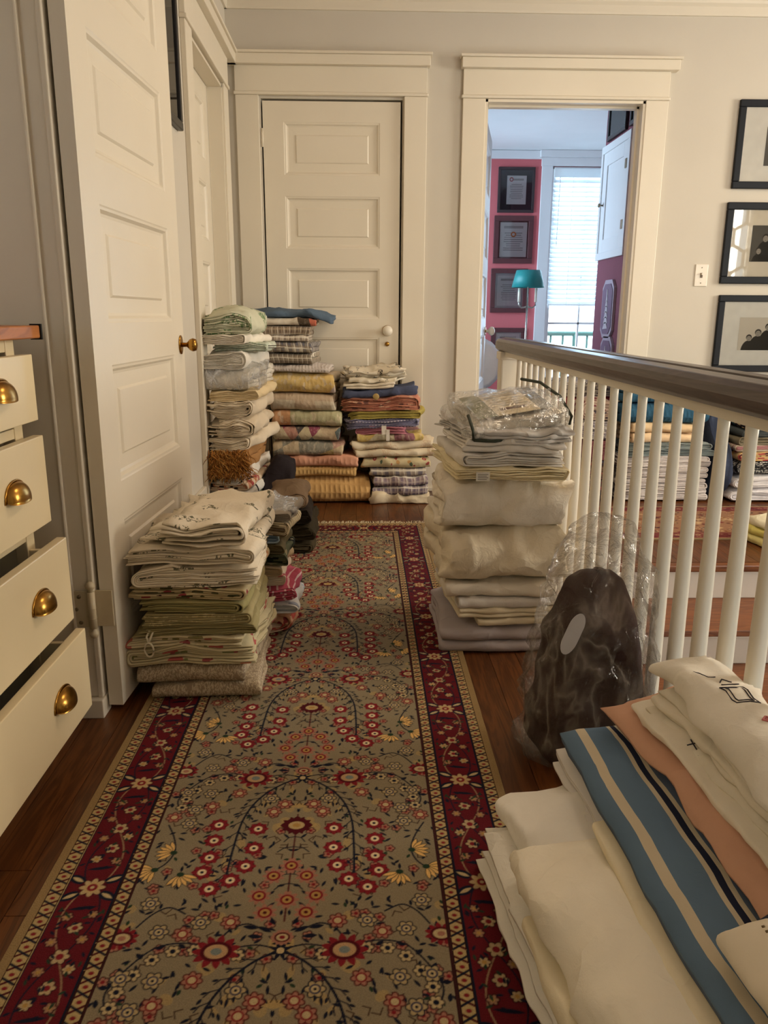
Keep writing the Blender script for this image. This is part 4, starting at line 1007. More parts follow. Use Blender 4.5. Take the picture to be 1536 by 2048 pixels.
# cord ring hanging from the olive curtain
rm = MB(); rm.tube([(.014*math.cos(a)*.8, -.002*math.sin(a), .020*math.sin(a)) for a in np.linspace(0, 2*PI, 19)], .0026, 6); rm.tube([(0, 0, .02), (.004, 0, .03), (.010, .01, .045)], .003, 6); rm.tube([(0, 0, .02), (-.006, .004, .034), (.002, .012, .05)], .003, 6)
ring = rm.build('cord_ring', linen((222, 210, 180)), None, None); ring.location = (-.552, 1.882, .158); tag(ring, 'small cream cord ring tied on the olive curtain', 'curtain ring')
# ---- low stack right behind it
GRP = 'mixed fabrics behind the front left stack'
TICK = stripes((0, 0, 0), [(0, (222, 204, 164)), (.45, (92, 72, 44)), (.62, (222, 204, 164)), (.74, (92, 72, 44)), (.80, (222, 204, 164))], .017, 1)
pile([
 ('fabric_bundle', 'crumpled orange and red flowered bundle lying on the rug edge', 'fabric', floral((206, 150, 110), [(196, 60, 36), (216, 120, 70), (230, 200, 170), (150, 40, 40)], 18, .5), -.46, -.232, .066, dict(style='right', n=2, wr=.016, loose=.05, puff=.4)),
 ('fabric_roll', 'blue-white flowered fabric roll above the orange bundle', 'fabric', floral((214, 216, 216), [(150, 160, 180), (200, 170, 140), (170, 180, 190)], 16, .34), -.50, -.203, .045, dict(style='right', n=2, wr=.008, puff=.3)),
 ('fabric_roll', 'magenta pink striped fabric roll in the low stack', 'fabric', stripes((0, 0, 0), [(0, (186, 60, 92)), (.5, (226, 190, 190)), (.6, (176, 40, 72)), (.9, (220, 170, 170))], .05, 0), -.52, -.214, .048, dict(style='right', n=2, wr=.009, puff=.3)),
 ('folded_fabric', 'cream and red flowered cloth above the pink roll', 'fabric', floral((222, 206, 178), [(176, 70, 70), (150, 140, 90)], 16, .3, .6), -.55, -.236, .038, dict(style='right', n=2, wr=.007)),
 ('folded_fabric', 'tan cloth in the middle of the low stack', 'fabric', linen((190, 164, 122)), -.56, -.244, .036, dict(style='right', n=2, wr=.006)),
 ('folded_fabric', 'dark green leafy cloth in the low stack', 'fabric', floral((96, 100, 72), [(50, 60, 40), (150, 140, 100), (30, 34, 30)], 20, .45), -.56, -.232, .036, dict(style='right', n=2, wr=.007)),
 ('folded_fabric', 'dull olive cloth under the pale blue package', 'fabric', linen((112, 100, 66)), -.57, -.240, .034, dict(style='right', n=2, wr=.007)),
 ('fabric_package', 'pale blue cloth in crinkled plastic beside the front stack', 'package', linen((170, 200, 222)), -.55, -.262, .034, dict(style='right', n=2, wr=.010, jit=.02)),
 ('striped_ticking', 'brown and cream striped ticking hanging over the low stack', 'fabric', TICK, -.57, -.224, .042, dict(style='right', n=2, wr=.006, drr=.10)),
 ('folded_fabric', 'grey brown cloth with clear plastic cover on top of the low stack', 'package', linen((146, 134, 118)), -.56, -.220, .024, dict(style='right', n=1, wr=.005)),
], 2.32, .24, 0.011, 0, GRP, .008, 3)
bt_ = bpy.data.objects['folded_fabric.004']
P, F, U = fold_mesh(.15, .20, .034, 'right', 1, 91, .012, .01); P[:, 0] += .10; P[:, 2] -= .003
mesh_np('plastic_cover', P, F, plastic('crinkled_plastic', (230, 232, 236), .25), U, parent=bt_)
# ---- dark stack on the rug further back
GRP = 'dark fabrics on the far end of the rug'
OLV = linen((58, 50, 34), .6); OLV2 = linen((72, 62, 40), .6)
pile([
 ('folded_satin', 'dark olive satin cloth at the bottom of the dark stack', 'fabric', OLV2, -.40, -.212, .062, dict(style='right', n=1, wr=.012, puff=.4)),
 ('folded_satin', 'dark olive satin cloth in the middle of the dark stack', 'fabric', OLV, -.40, -.210, .070, dict(style='right', n=1, wr=.014, puff=.4)),
 ('folded_satin', 'near-black folded cloth third up in the dark stack', 'fabric', linen((48, 40, 34), .5), -.40, -.222, .066, dict(style='right', n=2, wr=.010, puff=.3)),
 ('rolled_towel', 'dull brown rolled cloth on top of the dark stack', 'fabric', linen((122, 98, 72)), -.40, -.235, .078, dict(style='right', n=1, wr=.006, puff=.4)),
], 3.2, .30, 0.011, 0, GRP, .006, 4)
tag(cloth_item('folded_blanket', '', '', linen((44, 38, 42), .3), -.46, -.338, .0, .33, 3.62, .26, 0, roll=0, amp=.008, wseed=4, style='front', n=1, wr=.008), 'black folded blanket standing between the tall white stack and the quilts', 'blanket')
# ---- tall white stack by the left wall
GRP = 'tall stack of white linens by the left wall'
IV = linen((228, 212, 184), .25); IV2 = linen((232, 222, 200), .25); WH = linen((230, 224, 212), .3)
pile([
 ('folded_blanket', 'cream blanket on the floor, bottom of the tall white stack', 'blanket', IV, -.665, -.455, .090, dict(style='right', n=2)),
 ('folded_fabric', 'grey-green cloth near the floor in the tall white stack', 'fabric', toile((158, 160, 136), (130, 138, 112), 12, .5, .4), -.665, -.452, .110, dict(style='right', n=1, wr=.006)),
 ('folded_sheet', 'white striped-end cloth with black loop in the tall stack', 'bedsheet', stripes((0, 0, 0), [(0, (224, 222, 214)), (.85, (60, 56, 54)), (.9, (224, 222, 214))], .30, 1), -.665, -.468, .045, dict(style='right', n=2, wr=.006)),
 ('folded_fabric', 'red and black flowered cloth peeking out of the tall white stack', 'fabric', floral((214, 190, 160), [(170, 50, 50), (60, 50, 50), (200, 130, 90)], 22, .42), -.655, -.482, .030, dict(style='right', n=2, wr=.006)),
 ('folded_sheet', 'white fringed cloth under the golden fringe', 'bedsheet', WH, -.665, -.500, .050, dict(style='right', n=2, wr=.010, loose=.04)),
 ('folded_throw', 'golden brown throw with shaggy fringe in the tall white stack', 'throw', linen((176, 124, 60)), -.665, -.505, .100, dict(style='front', n=1, wr=.006)),
 ('folded_tablecloth', 'cream tablecloth sagging over the golden fringe', 'tablecloth', IV, -.665, -.452, .062, dict(style='right', n=3, wr=.008, loose=.03, drr=.06)),
 ('folded_tablecloth', 'cream wavy many-layered tablecloth, middle of the tall stack', 'tablecloth', IV, -.665, -.448, .082, dict(style='right', n=4, wr=.011, loose=.04, puff=.3)),
 ('folded_tablecloth', 'cream layered tablecloth below the yellowish one', 'tablecloth', IV, -.665, -.452, .074, dict(style='right', n=3, wr=.007, loose=.03)),
 ('folded_blanket', 'pale yellow blanket under the plastic-wrapped sheets', 'blanket', linen((232, 208, 158), .25), -.665, -.440, .044, dict(style='right', n=1, wr=.006)),
 ('folded_sheet', 'white sheet inside crinkled clear plastic in the tall stack', 'bedsheet', linen((222, 216, 202), .3), -.665, -.470, .085, dict(style='front', n=2, wr=.006)),
 ('folded_sheet', 'white sheet above the plastic wrap in the tall stack', 'bedsheet', WH, -.665, -.475, .072, dict(style='right', n=2, wr=.007)),
 ('folded_tablecloth', 'pale green-white cloth with black trim sticking out right of the tall stack', 'tablecloth', toile((206, 212, 194), (176, 190, 168), 12, .5, .5), -.640, -.418, .034, dict(style='right', n=2, wr=.007, dy=.10, d=.40)),
 ('folded_sheet', 'white cotton sheet below the green toile on the tall stack', 'bedsheet', linen((238, 228, 210), .25), -.665, -.462, .040, dict(style='right', n=2, wr=.006, loose=.02)),
 ('folded_tablecloth', 'green and white toile cloth on top of the tall stack', 'tablecloth', toile((206, 206, 178), (110, 140, 92), 9, .5, .5), -.668, -.455, .098, dict(style='right', n=2, wr=.009, puff=.35, d=.42)),
], 3.40, .50, 0.001, -6, GRP, .010, 5)
# shaggy fringe of the golden throw
th_ = bpy.data.objects['folded_throw']; fq = random.Random(21)
for nm_, cl_, cnt in (('fringe', (186, 126, 52), 300), ('fringe_shade_strands', (150, 92, 34), 160), ('fringe_light_strands', (206, 156, 84), 120)):  # wool tones vary; darkest strands paint shade into the fringe
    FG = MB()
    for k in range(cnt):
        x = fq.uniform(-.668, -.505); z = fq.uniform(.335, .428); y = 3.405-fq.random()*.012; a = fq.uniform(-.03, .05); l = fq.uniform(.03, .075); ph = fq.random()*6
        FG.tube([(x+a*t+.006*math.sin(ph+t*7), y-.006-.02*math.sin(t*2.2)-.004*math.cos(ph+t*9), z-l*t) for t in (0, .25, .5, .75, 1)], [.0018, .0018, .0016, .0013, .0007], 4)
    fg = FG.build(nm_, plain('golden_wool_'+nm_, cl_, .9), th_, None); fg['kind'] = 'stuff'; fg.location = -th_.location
# clear plastic round one of the white sheets
ps = [o for o in bpy.data.objects if o.get('label', '').startswith('white sheet inside crinkled')][0]
P, F, U = fold_mesh(.225, .42, .11, 'front', 1, 92, .012, .01); P[:, 2] -= .008; P[:, 1] -= .05; P[:, 0] += .006
mesh_np('plastic_wrap', P, F, plastic('crinkled_plastic', (230, 232, 236), .22), U, parent=ps)
for k in range(2):
    nd = MB().tube([(0, 0, 0), (.13, -.012, .002+.004*k)], [.0022, .0016], 6).build('knitting_needle', plain('dark_stick', (70, 50, 34), .5)); nd.location = (-.47, 3.52+.02*k, .857+.006*k); nd.rotation_euler = (0, 0, math.radians(-4+6*k))
    tag(nd, ('upper' if k else 'lower')+' thin dark stick poking out of the tall white stack', 'stick')
# ---- quilts in front of the closet door
GRP = 'quilts stacked in front of the closet door'
PB = plaid((150, 128, 104), (110, 92, 78), (180, 160, 130), 34); PN = plaid((196, 184, 160), (60, 66, 96), (150, 130, 104), 26)
pile([
 ('folded_quilt', 'thick yellow quilt on the floor in front of the closet door', 'quilt', waffle((214, 164, 84), 36, .8), -.475, .045, .152, dict(style='front', n=1, puff=.2, wr=.004)),
 ('folded_quilt', 'thin yellow quilt on the thick yellow quilt', 'quilt', waffle((212, 166, 86), 50, .8), -.472, -.034, .055, dict(style='front', n=1, wr=.004, rot=1)),
 ('folded_quilt', 'peach pink quilt on the yellow quilts', 'quilt', waffle((222, 154, 118), 40, .5), -.471, -.014, .058, dict(style='front', n=1, wr=.006)),
 ('folded_quilt', 'pastel patchwork quilt just above the peach one', 'quilt', patch([(206, 160, 140), (150, 146, 130), (190, 176, 110), (212, 190, 150), (196, 150, 130), (170, 160, 110)], .085, .3), -.482, -.088, .080, dict(style='front', n=1, wr=.006)),
 ('folded_quilt', 'diamond patchwork quilt with magenta, teal and checked patches', 'quilt', patch([(198, 140, 120), (104, 116, 116), (206, 190, 150), (150, 66, 92), (96, 88, 86), (206, 188, 150), (200, 176, 140)], .052, .62, .25), -.480, -.118, .078, dict(style='front', n=1, wr=.006)),
 ('folded_quilt', 'quilt with orange floral and pale green patches', 'quilt', patch([(220, 160, 104), (200, 190, 150), (222, 170, 120), (190, 184, 140)], .16, 0, .5, .6, 3.3), -.478, -.116, .082, dict(style='front', n=1, wr=.005)),
 ('folded_quilt', 'white quilt with one blue patch', 'quilt', patch([(214, 200, 172), (218, 204, 176), (210, 196, 168), (204, 180, 150), (206, 190, 164), (214, 200, 172), (212, 198, 170), (86, 108, 152)], .11, 0, .25, .6, 7.1), -.475, -.140, .094, dict(style='front', n=1, wr=.005)),
 ('folded_quilt', 'yellow and white floral patchwork quilt with triangles', 'quilt', patch([(226, 190, 104), (216, 200, 174), (206, 186, 176), (228, 196, 116)], .13, .785, .6, .6, 1.9), -.472, -.138, .106, dict(style='front', n=1, wr=.005)),
 ('folded_quilt', 'pale lavender white quilt under the plaid cloths', 'quilt', waffle((206, 194, 184), 60, .5), -.483, -.160, .042, dict(style='front', n=1, wr=.006, puff=.5, drr=.02)),
 ('folded_plaid', 'grey brown plaid cloth, lowest of the plaids', 'fabric', plaid((150, 136, 116), (124, 110, 94), (168, 152, 128), 40), -.507, -.245, .058, dict(style='front', n=1, wr=.005)),
 ('folded_plaid', 'navy and cream checked cloth among the plaids', 'fabric', PN, -.531, -.244, .058, dict(style='front', n=1, wr=.005)),
 ('folded_plaid', 'thin light checked cloth second plaid from the top', 'fabric', plaid((190, 172, 148), (130, 110, 100), (214, 200, 180), 34), -.530, -.270, .030, dict(style='front', n=1, wr=.004)),
 ('folded_plaid', 'brown plaid cloth, uppermost of the plaids', 'fabric', PB, -.528, -.264, .052, dict(style='front', n=1, wr=.005)),
 ('folded_fabric', 'white cloth with orange and brown print under the denim', 'fabric', patch([(224, 212, 190), (224, 212, 190), (222, 210, 188), (196, 90, 50), (84, 70, 54), (224, 212, 190)], .05, .5, .1, .2, 2.2), -.578, -.245, .038, dict(style='front', n=1, wr=.006)),
 ('folded_denim', 'slate blue denim cloth on top of the quilt stack, hanging right', 'fabric', linen((84, 104, 124), .5), -.603, -.165, .036, dict(style='front', n=1, wr=.010, drr=.22)),
], 4.135, .32, 0.001, 0, GRP, .006, 6)
# ---- second quilt stack, right of it
GRP = 'quilts and prints stacked right of the closet door'
PU = plaid((150, 132, 140), (104, 96, 124), (196, 180, 170), 26)
pile([
 ('fabric_bundle', 'crumpled cream cloth on the floor under the purple plaids', 'fabric', linen((222, 204, 168)), .055, .360, .050, dict(style='front', n=2, wr=.014, jit=.02)),
 ('folded_plaid', 'purple plaid cloth, lower of the two', 'fabric', PU, .053, .358, .052, dict(style='front', n=1, wr=.006)),
 ('folded_plaid', 'purple plaid cloth, upper of the two', 'fabric', plaid((164, 140, 138), (120, 106, 132), (206, 188, 178), 22), .039, .358, .054, dict(style='front', n=1, wr=.006)),
 ('folded_plaid', 'blue and tan plaid cloth in the right quilt stack', 'fabric', plaid((176, 160, 144), (90, 100, 140), (210, 196, 176), 16), .039, .345, .046, dict(style='front', n=1, wr=.006)),
 ('folded_fabric', 'cream cloth with small red and green flowers in the right quilt stack', 'fabric', floral((212, 196, 150), [(170, 60, 50), (90, 110, 90), (200, 150, 80)], 30, .36, .8), -.001, .360, .058, dict(style='front', n=2, wr=.007)),
 ('folded_sheet', 'wide cream layered sheet, middle of the right quilt stack', 'bedsheet', toile((224, 208, 176), (214, 186, 150), 16, .5, .5), -.045, .385, .085, dict(style='front', n=2, wr=.009, loose=.03, zig=True)),
 ('folded_quilt', 'patchwork cloth with yellow and mauve patches', 'quilt', patch([(206, 176, 84), (168, 120, 120), (196, 184, 150), (150, 96, 104)], .10, .4), -.036, .318, .038, dict(style='front', n=1, wr=.007)),
 ('folded_ribbon_cloth', 'pink folded cloth tied with white ribbon', 'fabric', linen((190, 112, 126)), -.028, .235, .034, dict(style='left', n=2, wr=.008)),
 ('folded_fabric', 'lavender blue dotted cloth in the right quilt stack', 'fabric', dots((128, 124, 152), (214, 206, 214), 60, .22), -.094, .290, .050, dict(style='right', n=2, wr=.010, dl=.08)),
 ('folded_fabric', 'lime yellow cloth in the right quilt stack', 'fabric', linen((176, 158, 62)), -.067, .326, .042, dict(style='right', n=2, wr=.010, dl=.06, drr=.05)),
 ('folded_quilt', 'orange rust floral quilt in the right quilt stack', 'quilt', floral((196, 122, 90), [(176, 92, 70), (120, 76, 66), (214, 160, 124)], 26, .4), -.110, .316, .070, dict(style='right', n=2, wr=.009)),
 ('folded_fabric', 'navy blue cloth with a crossed button detail', 'fabric', linen((76, 84, 112), .4), -.100, .292, .048, dict(style='front', n=1, wr=.008, drr=-.06)),
 ('folded_napkins', 'thin white napkins under the black-flowered cloth', 'napkin', linen((228, 216, 192)), -.090, .175, .030, dict(style='front', n=2, zig=True, wr=.006)),
 ('folded_napkins', 'crumpled white cloth with small black flowers on the right quilt stack', 'napkin', toile((230, 218, 192), (64, 56, 52), 26, .5, .34), -.088, .212, .072, dict(style='front', n=3, wr=.014, jit=.03, loose=.05, zig=True)),
], 4.135, .31, 0.001, 0, GRP, .008, 7)
pc_ = [o for o in bpy.data.objects if o.get('label', '').startswith('pink folded cloth tied')][0]
rb_ = MB().box(.10, .125, 4.112, 4.116, .385, .432).box(.125, .143, 4.110, 4.113, .352, .412).build('ribbon', linen((226, 216, 200)), pc_); rb_.location = -pc_.location
nv_ = [o for o in bpy.data.objects if o.get('label', '').startswith('navy blue cloth with')][0]
bt2 = MB().lathe([(.017, 0), (.017, -.004), (.012, -.006)], (.07, 4.116, .585), 'y', 18).build('button', plain('tan_button', (190, 160, 96), .6), nv_); bt2.location = -nv_.location
# ---- white stack beside the balustrade
GRP = 'white bedding stacked beside the balustrade'
LV = linen((176, 164, 162), .3); WB = linen((226, 214, 192), .35); WB2 = linen((214, 206, 194), .35); CR = linen((224, 208, 172), .3)
pile([
 ('folded_blanket', 'lavender grey blanket at the bottom of the white bedding stack', 'blanket', LV, .232, .560, .088, dict(style='front', n=2, wr=.006, puff=.2, zig=True)),
 ('folded_sheet', 'narrow cream sheet on the lavender blanket', 'bedsheet', CR, .325, .575, .026, dict(style='front', n=1, wr=.004)),
 ('folded_sheet', 'thin cream sheet low in the white bedding stack', 'bedsheet', CR, .270, .585, .030, dict(style='front', n=2, wr=.005, zig=True)),
 ('folded_sheet', 'white sheet with dark inner edge low in the bedding stack', 'bedsheet', WB2, .268, .590, .032, dict(style='front', n=2, wr=.006)),
 ('folded_sheet', 'cream crumpled sheet under the big cream duvet cover', 'bedsheet', WB, .250, .590, .048, dict(style='front', n=1, wr=.010)),
 ('folded_duvet', 'big cream duvet cover in the middle of the bedding stack', 'bedding', linen((226, 210, 178), .7), .228, .605, .158, dict(style='front', n=1, wr=.014, puff=.2)),
 ('folded_duvet', 'big white rolled duvet with loose end above the cream one', 'bedding', linen((228, 216, 194), .7), .236, .605, .158, dict(style='front', n=2, wr=.016, puff=.3, loose=.08)),
 ('folded_sheet', 'pale yellow sheet in the upper bedding stack', 'bedsheet', linen((230, 212, 166), .4), .250, .600, .038, dict(style='right', n=1, wr=.008)),
 ('folded_sheet', 'white fitted sheet with a printed care label', 'bedsheet', linen((216, 208, 196), .4), .262, .600, .042, dict(style='left', n=2, wr=.008, loose=.03)),
 ('folded_sheet', 'white gathered sheet under the grey one in the bedding stack', 'bedsheet', linen((222, 214, 202), .5), .275, .605, .032, dict(style='front', n=2, wr=.010, zig=True, jit=.02)),
 ('folded_sheet', 'greyish white sheet just below the packaged sheet set', 'bedsheet', linen((196, 190, 182), .5), .280, .600, .034, dict(style='front', n=3, wr=.012, jit=.02, zig=True, rot=4)),
], 2.20, .38, 0.001, 3, GRP, .008, 8)
cl = box('care_label', plain('label_white', (226, 220, 206), .7), -.02, .02, -.002, 0, -.013, .013); cl.location = (.345, 2.188, .552)
tag(cl, 'small printed care label hanging from the white fitted sheet', 'label')
for k in range(4): box('print_line', plain('label_ink', (110, 104, 96), .8), -.015, .015-.004*(k % 2), -.0026, -.002, .006-k*.005, .0076-k*.005, cl)
# ---- packaged sheet set on top
PK = empty('packaged_sheet_set', (.43, 2.355, .690), math.radians(14), label='packaged sheet set in clear plastic with dark green binding and label card', cat='package')
PK.rotation_euler = (math.radians(10), math.radians(-8), math.radians(12))
P, F, U = fold_mesh(.26, .24, .045, 'front', 2, 77, .004, .006); P[:, 2] += .002; mesh_np('sheets', P, F, linen((206, 196, 178), .4), U, parent=PK)
cardc = Canvas(.20, .14, .002, (210, 196, 166)); cardc.rect(.0, .05, .0, .14, (120, 122, 96)); cardc.rect(.165, .2, 0, .14, (120, 118, 108)); cardc.rect(.07, .14, .028, .040, (92, 64, 54))
for k in range(4): cardc.rect(.06, .155-.01*(k % 3), .052+k*.013, .056+k*.013, (150, 138, 116), .8)
for k in range(3): cardc.rect(.06+.02*k, .15, .108+k*.009, .112+k*.009, (90, 84, 76), .8)
canvas_mesh('label_card', cardc, (-.115, -.10, .056), (1.15, 0, 0), (0, 1.3, .08), vcol('flat_print', .6), PK)
P, F, U = fold_mesh(.30, .28, .085, 'front', 1, 78, .016, .01, puff=.2)
Pg = P.copy(); Pg[:, 2] -= .004; mesh_np('plastic_cover', Pg, F, plastic('clear_plastic', (232, 230, 222), .10), U, parent=PK)
GB = plain('dark_green_binding', (52, 58, 44), .7)
for pts in ([(-.150, -.138, .012), (-.152, -.140, .045), (-.150, -.10, .075)], [(.150, -.13, .005), (.154, -.136, .03), (.150, -.07, .072), (.146, .06, .082), (.12, .145, .075)], [(-.150, -.138, .012), (-.09, -.150, .002), (-.05, -.146, .0)]):
    MB().tube(pts, .0048, 6).build('binding', GB, PK)
# ---- towels and linens on the landing
GRP = 'towel stack on the landing by the back wall'
TW = linen((216, 208, 204), .4); TWp = linen((228, 196, 150), .4); TG = linen((128, 142, 142), .4); TB = waffle((30, 84, 112), 40, .7)
words = ['lowest', 'second', 'third', 'fourth', 'fifth', 'sixth', 'seventh', 'eighth']
its = [('bath_towel', f'white bath towel on the landing, {wd_} of eight from the rug', 'towel', TW, 1.403+.006*(k % 3), 1.915-.01*(k % 2), .031, dict(style='right', n=2, wr=.005, loose=.02)) for k, wd_ in enumerate(words)]
its += [('bath_towel', 'grey-blue bath towel, lower of two above the white towels', 'towel', TG, 1.43, 1.925, .038, dict(style='right', n=2, wr=.005)), ('bath_towel', 'grey-blue bath towel, upper of two above the white towels', 'towel', linen((140, 152, 150), .4), 1.44, 1.92, .034, dict(style='right', n=2, wr=.005)),
        ('bath_towel', 'peach bath towel, lower of two under the teal quilt', 'towel', TWp, 1.45, 1.83, .055, dict(style='front', n=1, wr=.005)), ('bath_towel', 'peach bath towel, upper of two under the teal quilt', 'towel', linen((222, 190, 140), .4), 1.455, 1.82, .052, dict(style='front', n=1, wr=.005)),
        ('folded_quilt', 'teal blue quilt, lower of two on the towel stack', 'quilt', TB, 1.40, 1.88, .11, dict(style='front', n=1)), ('folded_quilt', 'teal blue quilt, upper of two on the towel stack', 'quilt', waffle((34, 92, 120), 40, .7), 1.41, 1.88, .10, dict(style='front', n=1))]
pile(its, 4.18, .27, 0.010, 0, GRP, .004, 9)
tag(cloth_item('folded_comforter', '', '', linen((62, 74, 100), .4), 1.935, 2.02, .0, .48, 4.30, .15, 0, amp=.006, style='front', n=1, wr=.01), 'slate blue comforter standing between the towel stack and the floral stack', 'comforter')
GRP = 'floral linens on two white pillows on the landing'
DKFL = floral((52, 44, 52), [(190, 60, 50), (210, 150, 60), (70, 100, 110), (120, 40, 60), (220, 190, 140)], 18, .46)
pile([
 ('white_pillow', 'plump white pillow on the landing, lower of two under the floral linens', 'pillow', linen((226, 222, 224), .2), 2.03, 2.46, .075, dict(style='left', n=1, puff=.5)),
 ('white_pillow', 'plump white pillow on the landing, upper of two under the floral linens', 'pillow', linen((230, 226, 226), .2), 2.035, 2.46, .075, dict(style='left', n=1, puff=.5)),
 ('folded_fabric', 'black and white flowered cloth on the white pillows', 'fabric', toile((44, 46, 50), (200, 196, 186), 16, .5, .6), 2.05, 2.45, .075, dict(style='left', n=2)),
 ('folded_fabric', 'red and yellow flowered cloth in the floral stack', 'fabric', floral((214, 176, 110), [(180, 50, 50), (220, 160, 60), (90, 40, 50)], 18, .46), 2.05, 2.45, .05, dict(style='left', n=2)),
 ('folded_fabric', 'pink cream striped cloth in the floral stack', 'fabric', stripes((0, 0, 0), [(0, (214, 190, 170)), (.5, (180, 120, 120)), (.7, (222, 206, 180))], .05, 1), 2.05, 2.45, .035, dict(style='left', n=2)),
 ('folded_fabric', 'khaki cloth folded in the floral stack', 'fabric', linen((140, 130, 104)), 2.055, 2.45, .045, dict(style='left', n=2)),
 ('folded_fabric', 'dark blue-grey rolled cloth in the floral stack', 'fabric', linen((76, 84, 86)), 2.06, 2.45, .04, dict(style='left', n=2)),
 ('folded_quilt', 'dark floral quilt on top of the floral stack', 'quilt', DKFL, 2.08, 2.45, .10, dict(style='left', n=1)),
], 4.16, .29, 0.010, 0, GRP, .004, 10)
GRP = 'small yellow towels near the stairs'
pile([('hand_towel', 'pale yellow hand towel at the stair edge, lowest of three', 'towel', linen((226, 214, 130), .4), 1.76, 2.02, .040, dict(style='left', n=2, wr=.006)),
      ('hand_towel', 'yellow hand towel at the stair edge, middle of three', 'towel', linen((214, 200, 90), .4), 1.765, 2.02, .036, dict(style='left', n=2, wr=.006)),
      ('hand_towel', 'cream hand towel at the stair edge, topmost of three', 'towel', linen((232, 224, 190), .4), 1.775, 2.02, .040, dict(style='left', n=1, wr=.006, puff=.4))], 3.28, .2, 0.001, 8, GRP, .004, 11)
GRP = 'patterned linens inside the study doorway'
ws = [linen((206, 196, 186)), plaid((196, 190, 186), (120, 120, 140), (214, 206, 196), 30), floral((60, 52, 54), [(170, 50, 60), (200, 180, 150), (70, 90, 110)], 24, .44), stripes((0, 0, 0), [(0, (210, 206, 200)), (.5, (110, 116, 134))], .02, 0), floral((206, 190, 170), [(176, 40, 60), (90, 60, 60)], 24, .4), linen((180, 40, 60)), toile((210, 200, 190), (90, 80, 90), 20, .5, .5)]
nm = ['pale cloth lowest in the doorway stack', 'grey checked cloth second in the doorway stack', 'dark floral cloth third in the doorway stack', 'blue striped cloth fourth in the doorway stack', 'red flowered cloth fifth in the doorway stack', 'crimson cloth sixth in the doorway stack', 'grey toile cloth topmost in the doorway stack']
pile([('folded_fabric', nm[k], 'fabric', ws[k], 1.20, 1.52, .088, dict(style='left', n=2, wr=.006)) for k in range(7)], 4.74, .32, 0.001, 0, GRP, .006, 12)
ws2 = [floral((92, 70, 62), [(130, 60, 60), (176, 150, 120), (60, 50, 54)], 26, .44), floral((120, 90, 70), [(150, 70, 60), (190, 160, 120), (70, 60, 70)], 22, .44), linen((120, 60, 64)), plaid((190, 180, 180), (130, 124, 140), (90, 80, 80), 30), floral((176, 150, 130), [(120, 50, 60), (90, 80, 90)], 26, .4)]
nm2 = ['brown tapestry cloth lowest beside the study doorway', 'tan tapestry cloth second beside the study doorway', 'wine red cloth third beside the study doorway', 'grey plaid cloth fourth beside the study doorway', 'mauve flowered cloth topmost beside the study doorway']
pile([('folded_fabric', nm2[k], 'fabric', ws2[k], 1.19, 1.375, .11, dict(style='left', n=2, wr=.006)) for k in range(5)], 4.20, .25, 0.010, 0, 'tapestry cloths beside the study doorway', .005, 13)
# ================================================================== brown blanket in a clear plastic bag
def blob(name, mat, cx_, cy_, prof, lean, seed, wr, n=40, freq=14, parent=None, loc=(0, 0, 0)):
    """prof: list of (z, half width, half depth); superelliptic rings stacked upwards"""
    zz = np.linspace(0, 1, 44); pz = np.array(prof); tt = np.linspace(0, 1, len(pz)); V = []
    for t in zz:
        z, a, b = (np.interp(t, tt, pz[:, k]) for k in range(3))
        for k in range(n):
            th = 2*PI*k/n; c, s_ = math.cos(th), math.sin(th); p = .75
            V.append((cx_+a*abs(c)**p*math.copysign(1, c)+lean[0]*z, cy_+b*abs(s_)**p*math.copysign(1, s_)+lean[1]*z, z))
    V = np.array(V); q = np.stack([V[:, 0]*freq, V[:, 1]*freq, V[:, 2]*freq*.8], 1); m_ = np.clip(V[:, 2]/.03, 0, 1)[:, None]
    rg_ = 1-2*np.abs(fbm(q, seed, 3)); rad = V-np.array([cx_, cy_, 0])-np.array([lean[0], lean[1], 0])*V[:, 2:3]; rad[:, 2] = 0; rad /= np.linalg.norm(rad, axis=1)[:, None]+1e-6
    V = V+m_*(rad*wr*rg_[:, None]+wr*.5*np.stack([fbm(q, seed+3), fbm(q, seed+5), fbm(q, seed+7)], 1))
    V[:, 2] = np.maximum(V[:, 2], .0015)
    i = np.arange(43)[:, None]*n; k = np.arange(n)[None]; F = np.stack([(i+k).ravel(), (i+(k+1) % n).ravel(), (i+n+(k+1) % n).ravel(), (i+n+k).ravel()], 1)
    return mesh_np(name, V-np.array(loc), F, mat, parent=parent)
BLc = (.505, 1.63, 0)
bk = empty('bagged_blanket', BLc, label='dark brown folded blanket in a clear plastic bag leaning on the balusters', cat='blanket')
BRN = linen((62, 42, 37), .3)
blob('blanket', BRN, .500, 1.63, [(.003, .0, .0), (.003, .085, .060), (.03, .112, .085), (.12, .118, .095), (.22, .110, .088), (.30, .098, .078), (.37, .084, .062), (.41, .066, .045), (.43, .038, .026), (.437, .001, .001)], (.10, .10), 31, .020, parent=bk, loc=BLc, freq=6)
blob('plastic_bag', plastic('bag_plastic', (222, 212, 196), .07), .500, 1.63, [(.002, .0, .0), (.002, .10, .075), (.03, .130, .105), (.12, .138, .115), (.25, .132, .108), (.36, .118, .090), (.44, .108, .070), (.50, .092, .045), (.545, .062, .022), (.56, .03, .008)], (.085, .10), 47, .022, n=72, freq=13, parent=bk, loc=BLc)
lb = MB(); nn = 20
pts = [(.016*math.cos(2*PI*k/nn), .034*math.sin(2*PI*k/nn)+(.014 if math.sin(2*PI*k/nn) > 0 else -.014)) for k in range(nn)]
lb.add([(x, 0, z) for x, z in pts]+[(x, .004, z) for x, z in pts], [tuple(range(nn))]+[(i, (i+1) % nn, nn+(i+1) % nn, nn+i) for i in range(nn)]+[tuple(range(nn, 2*nn))])
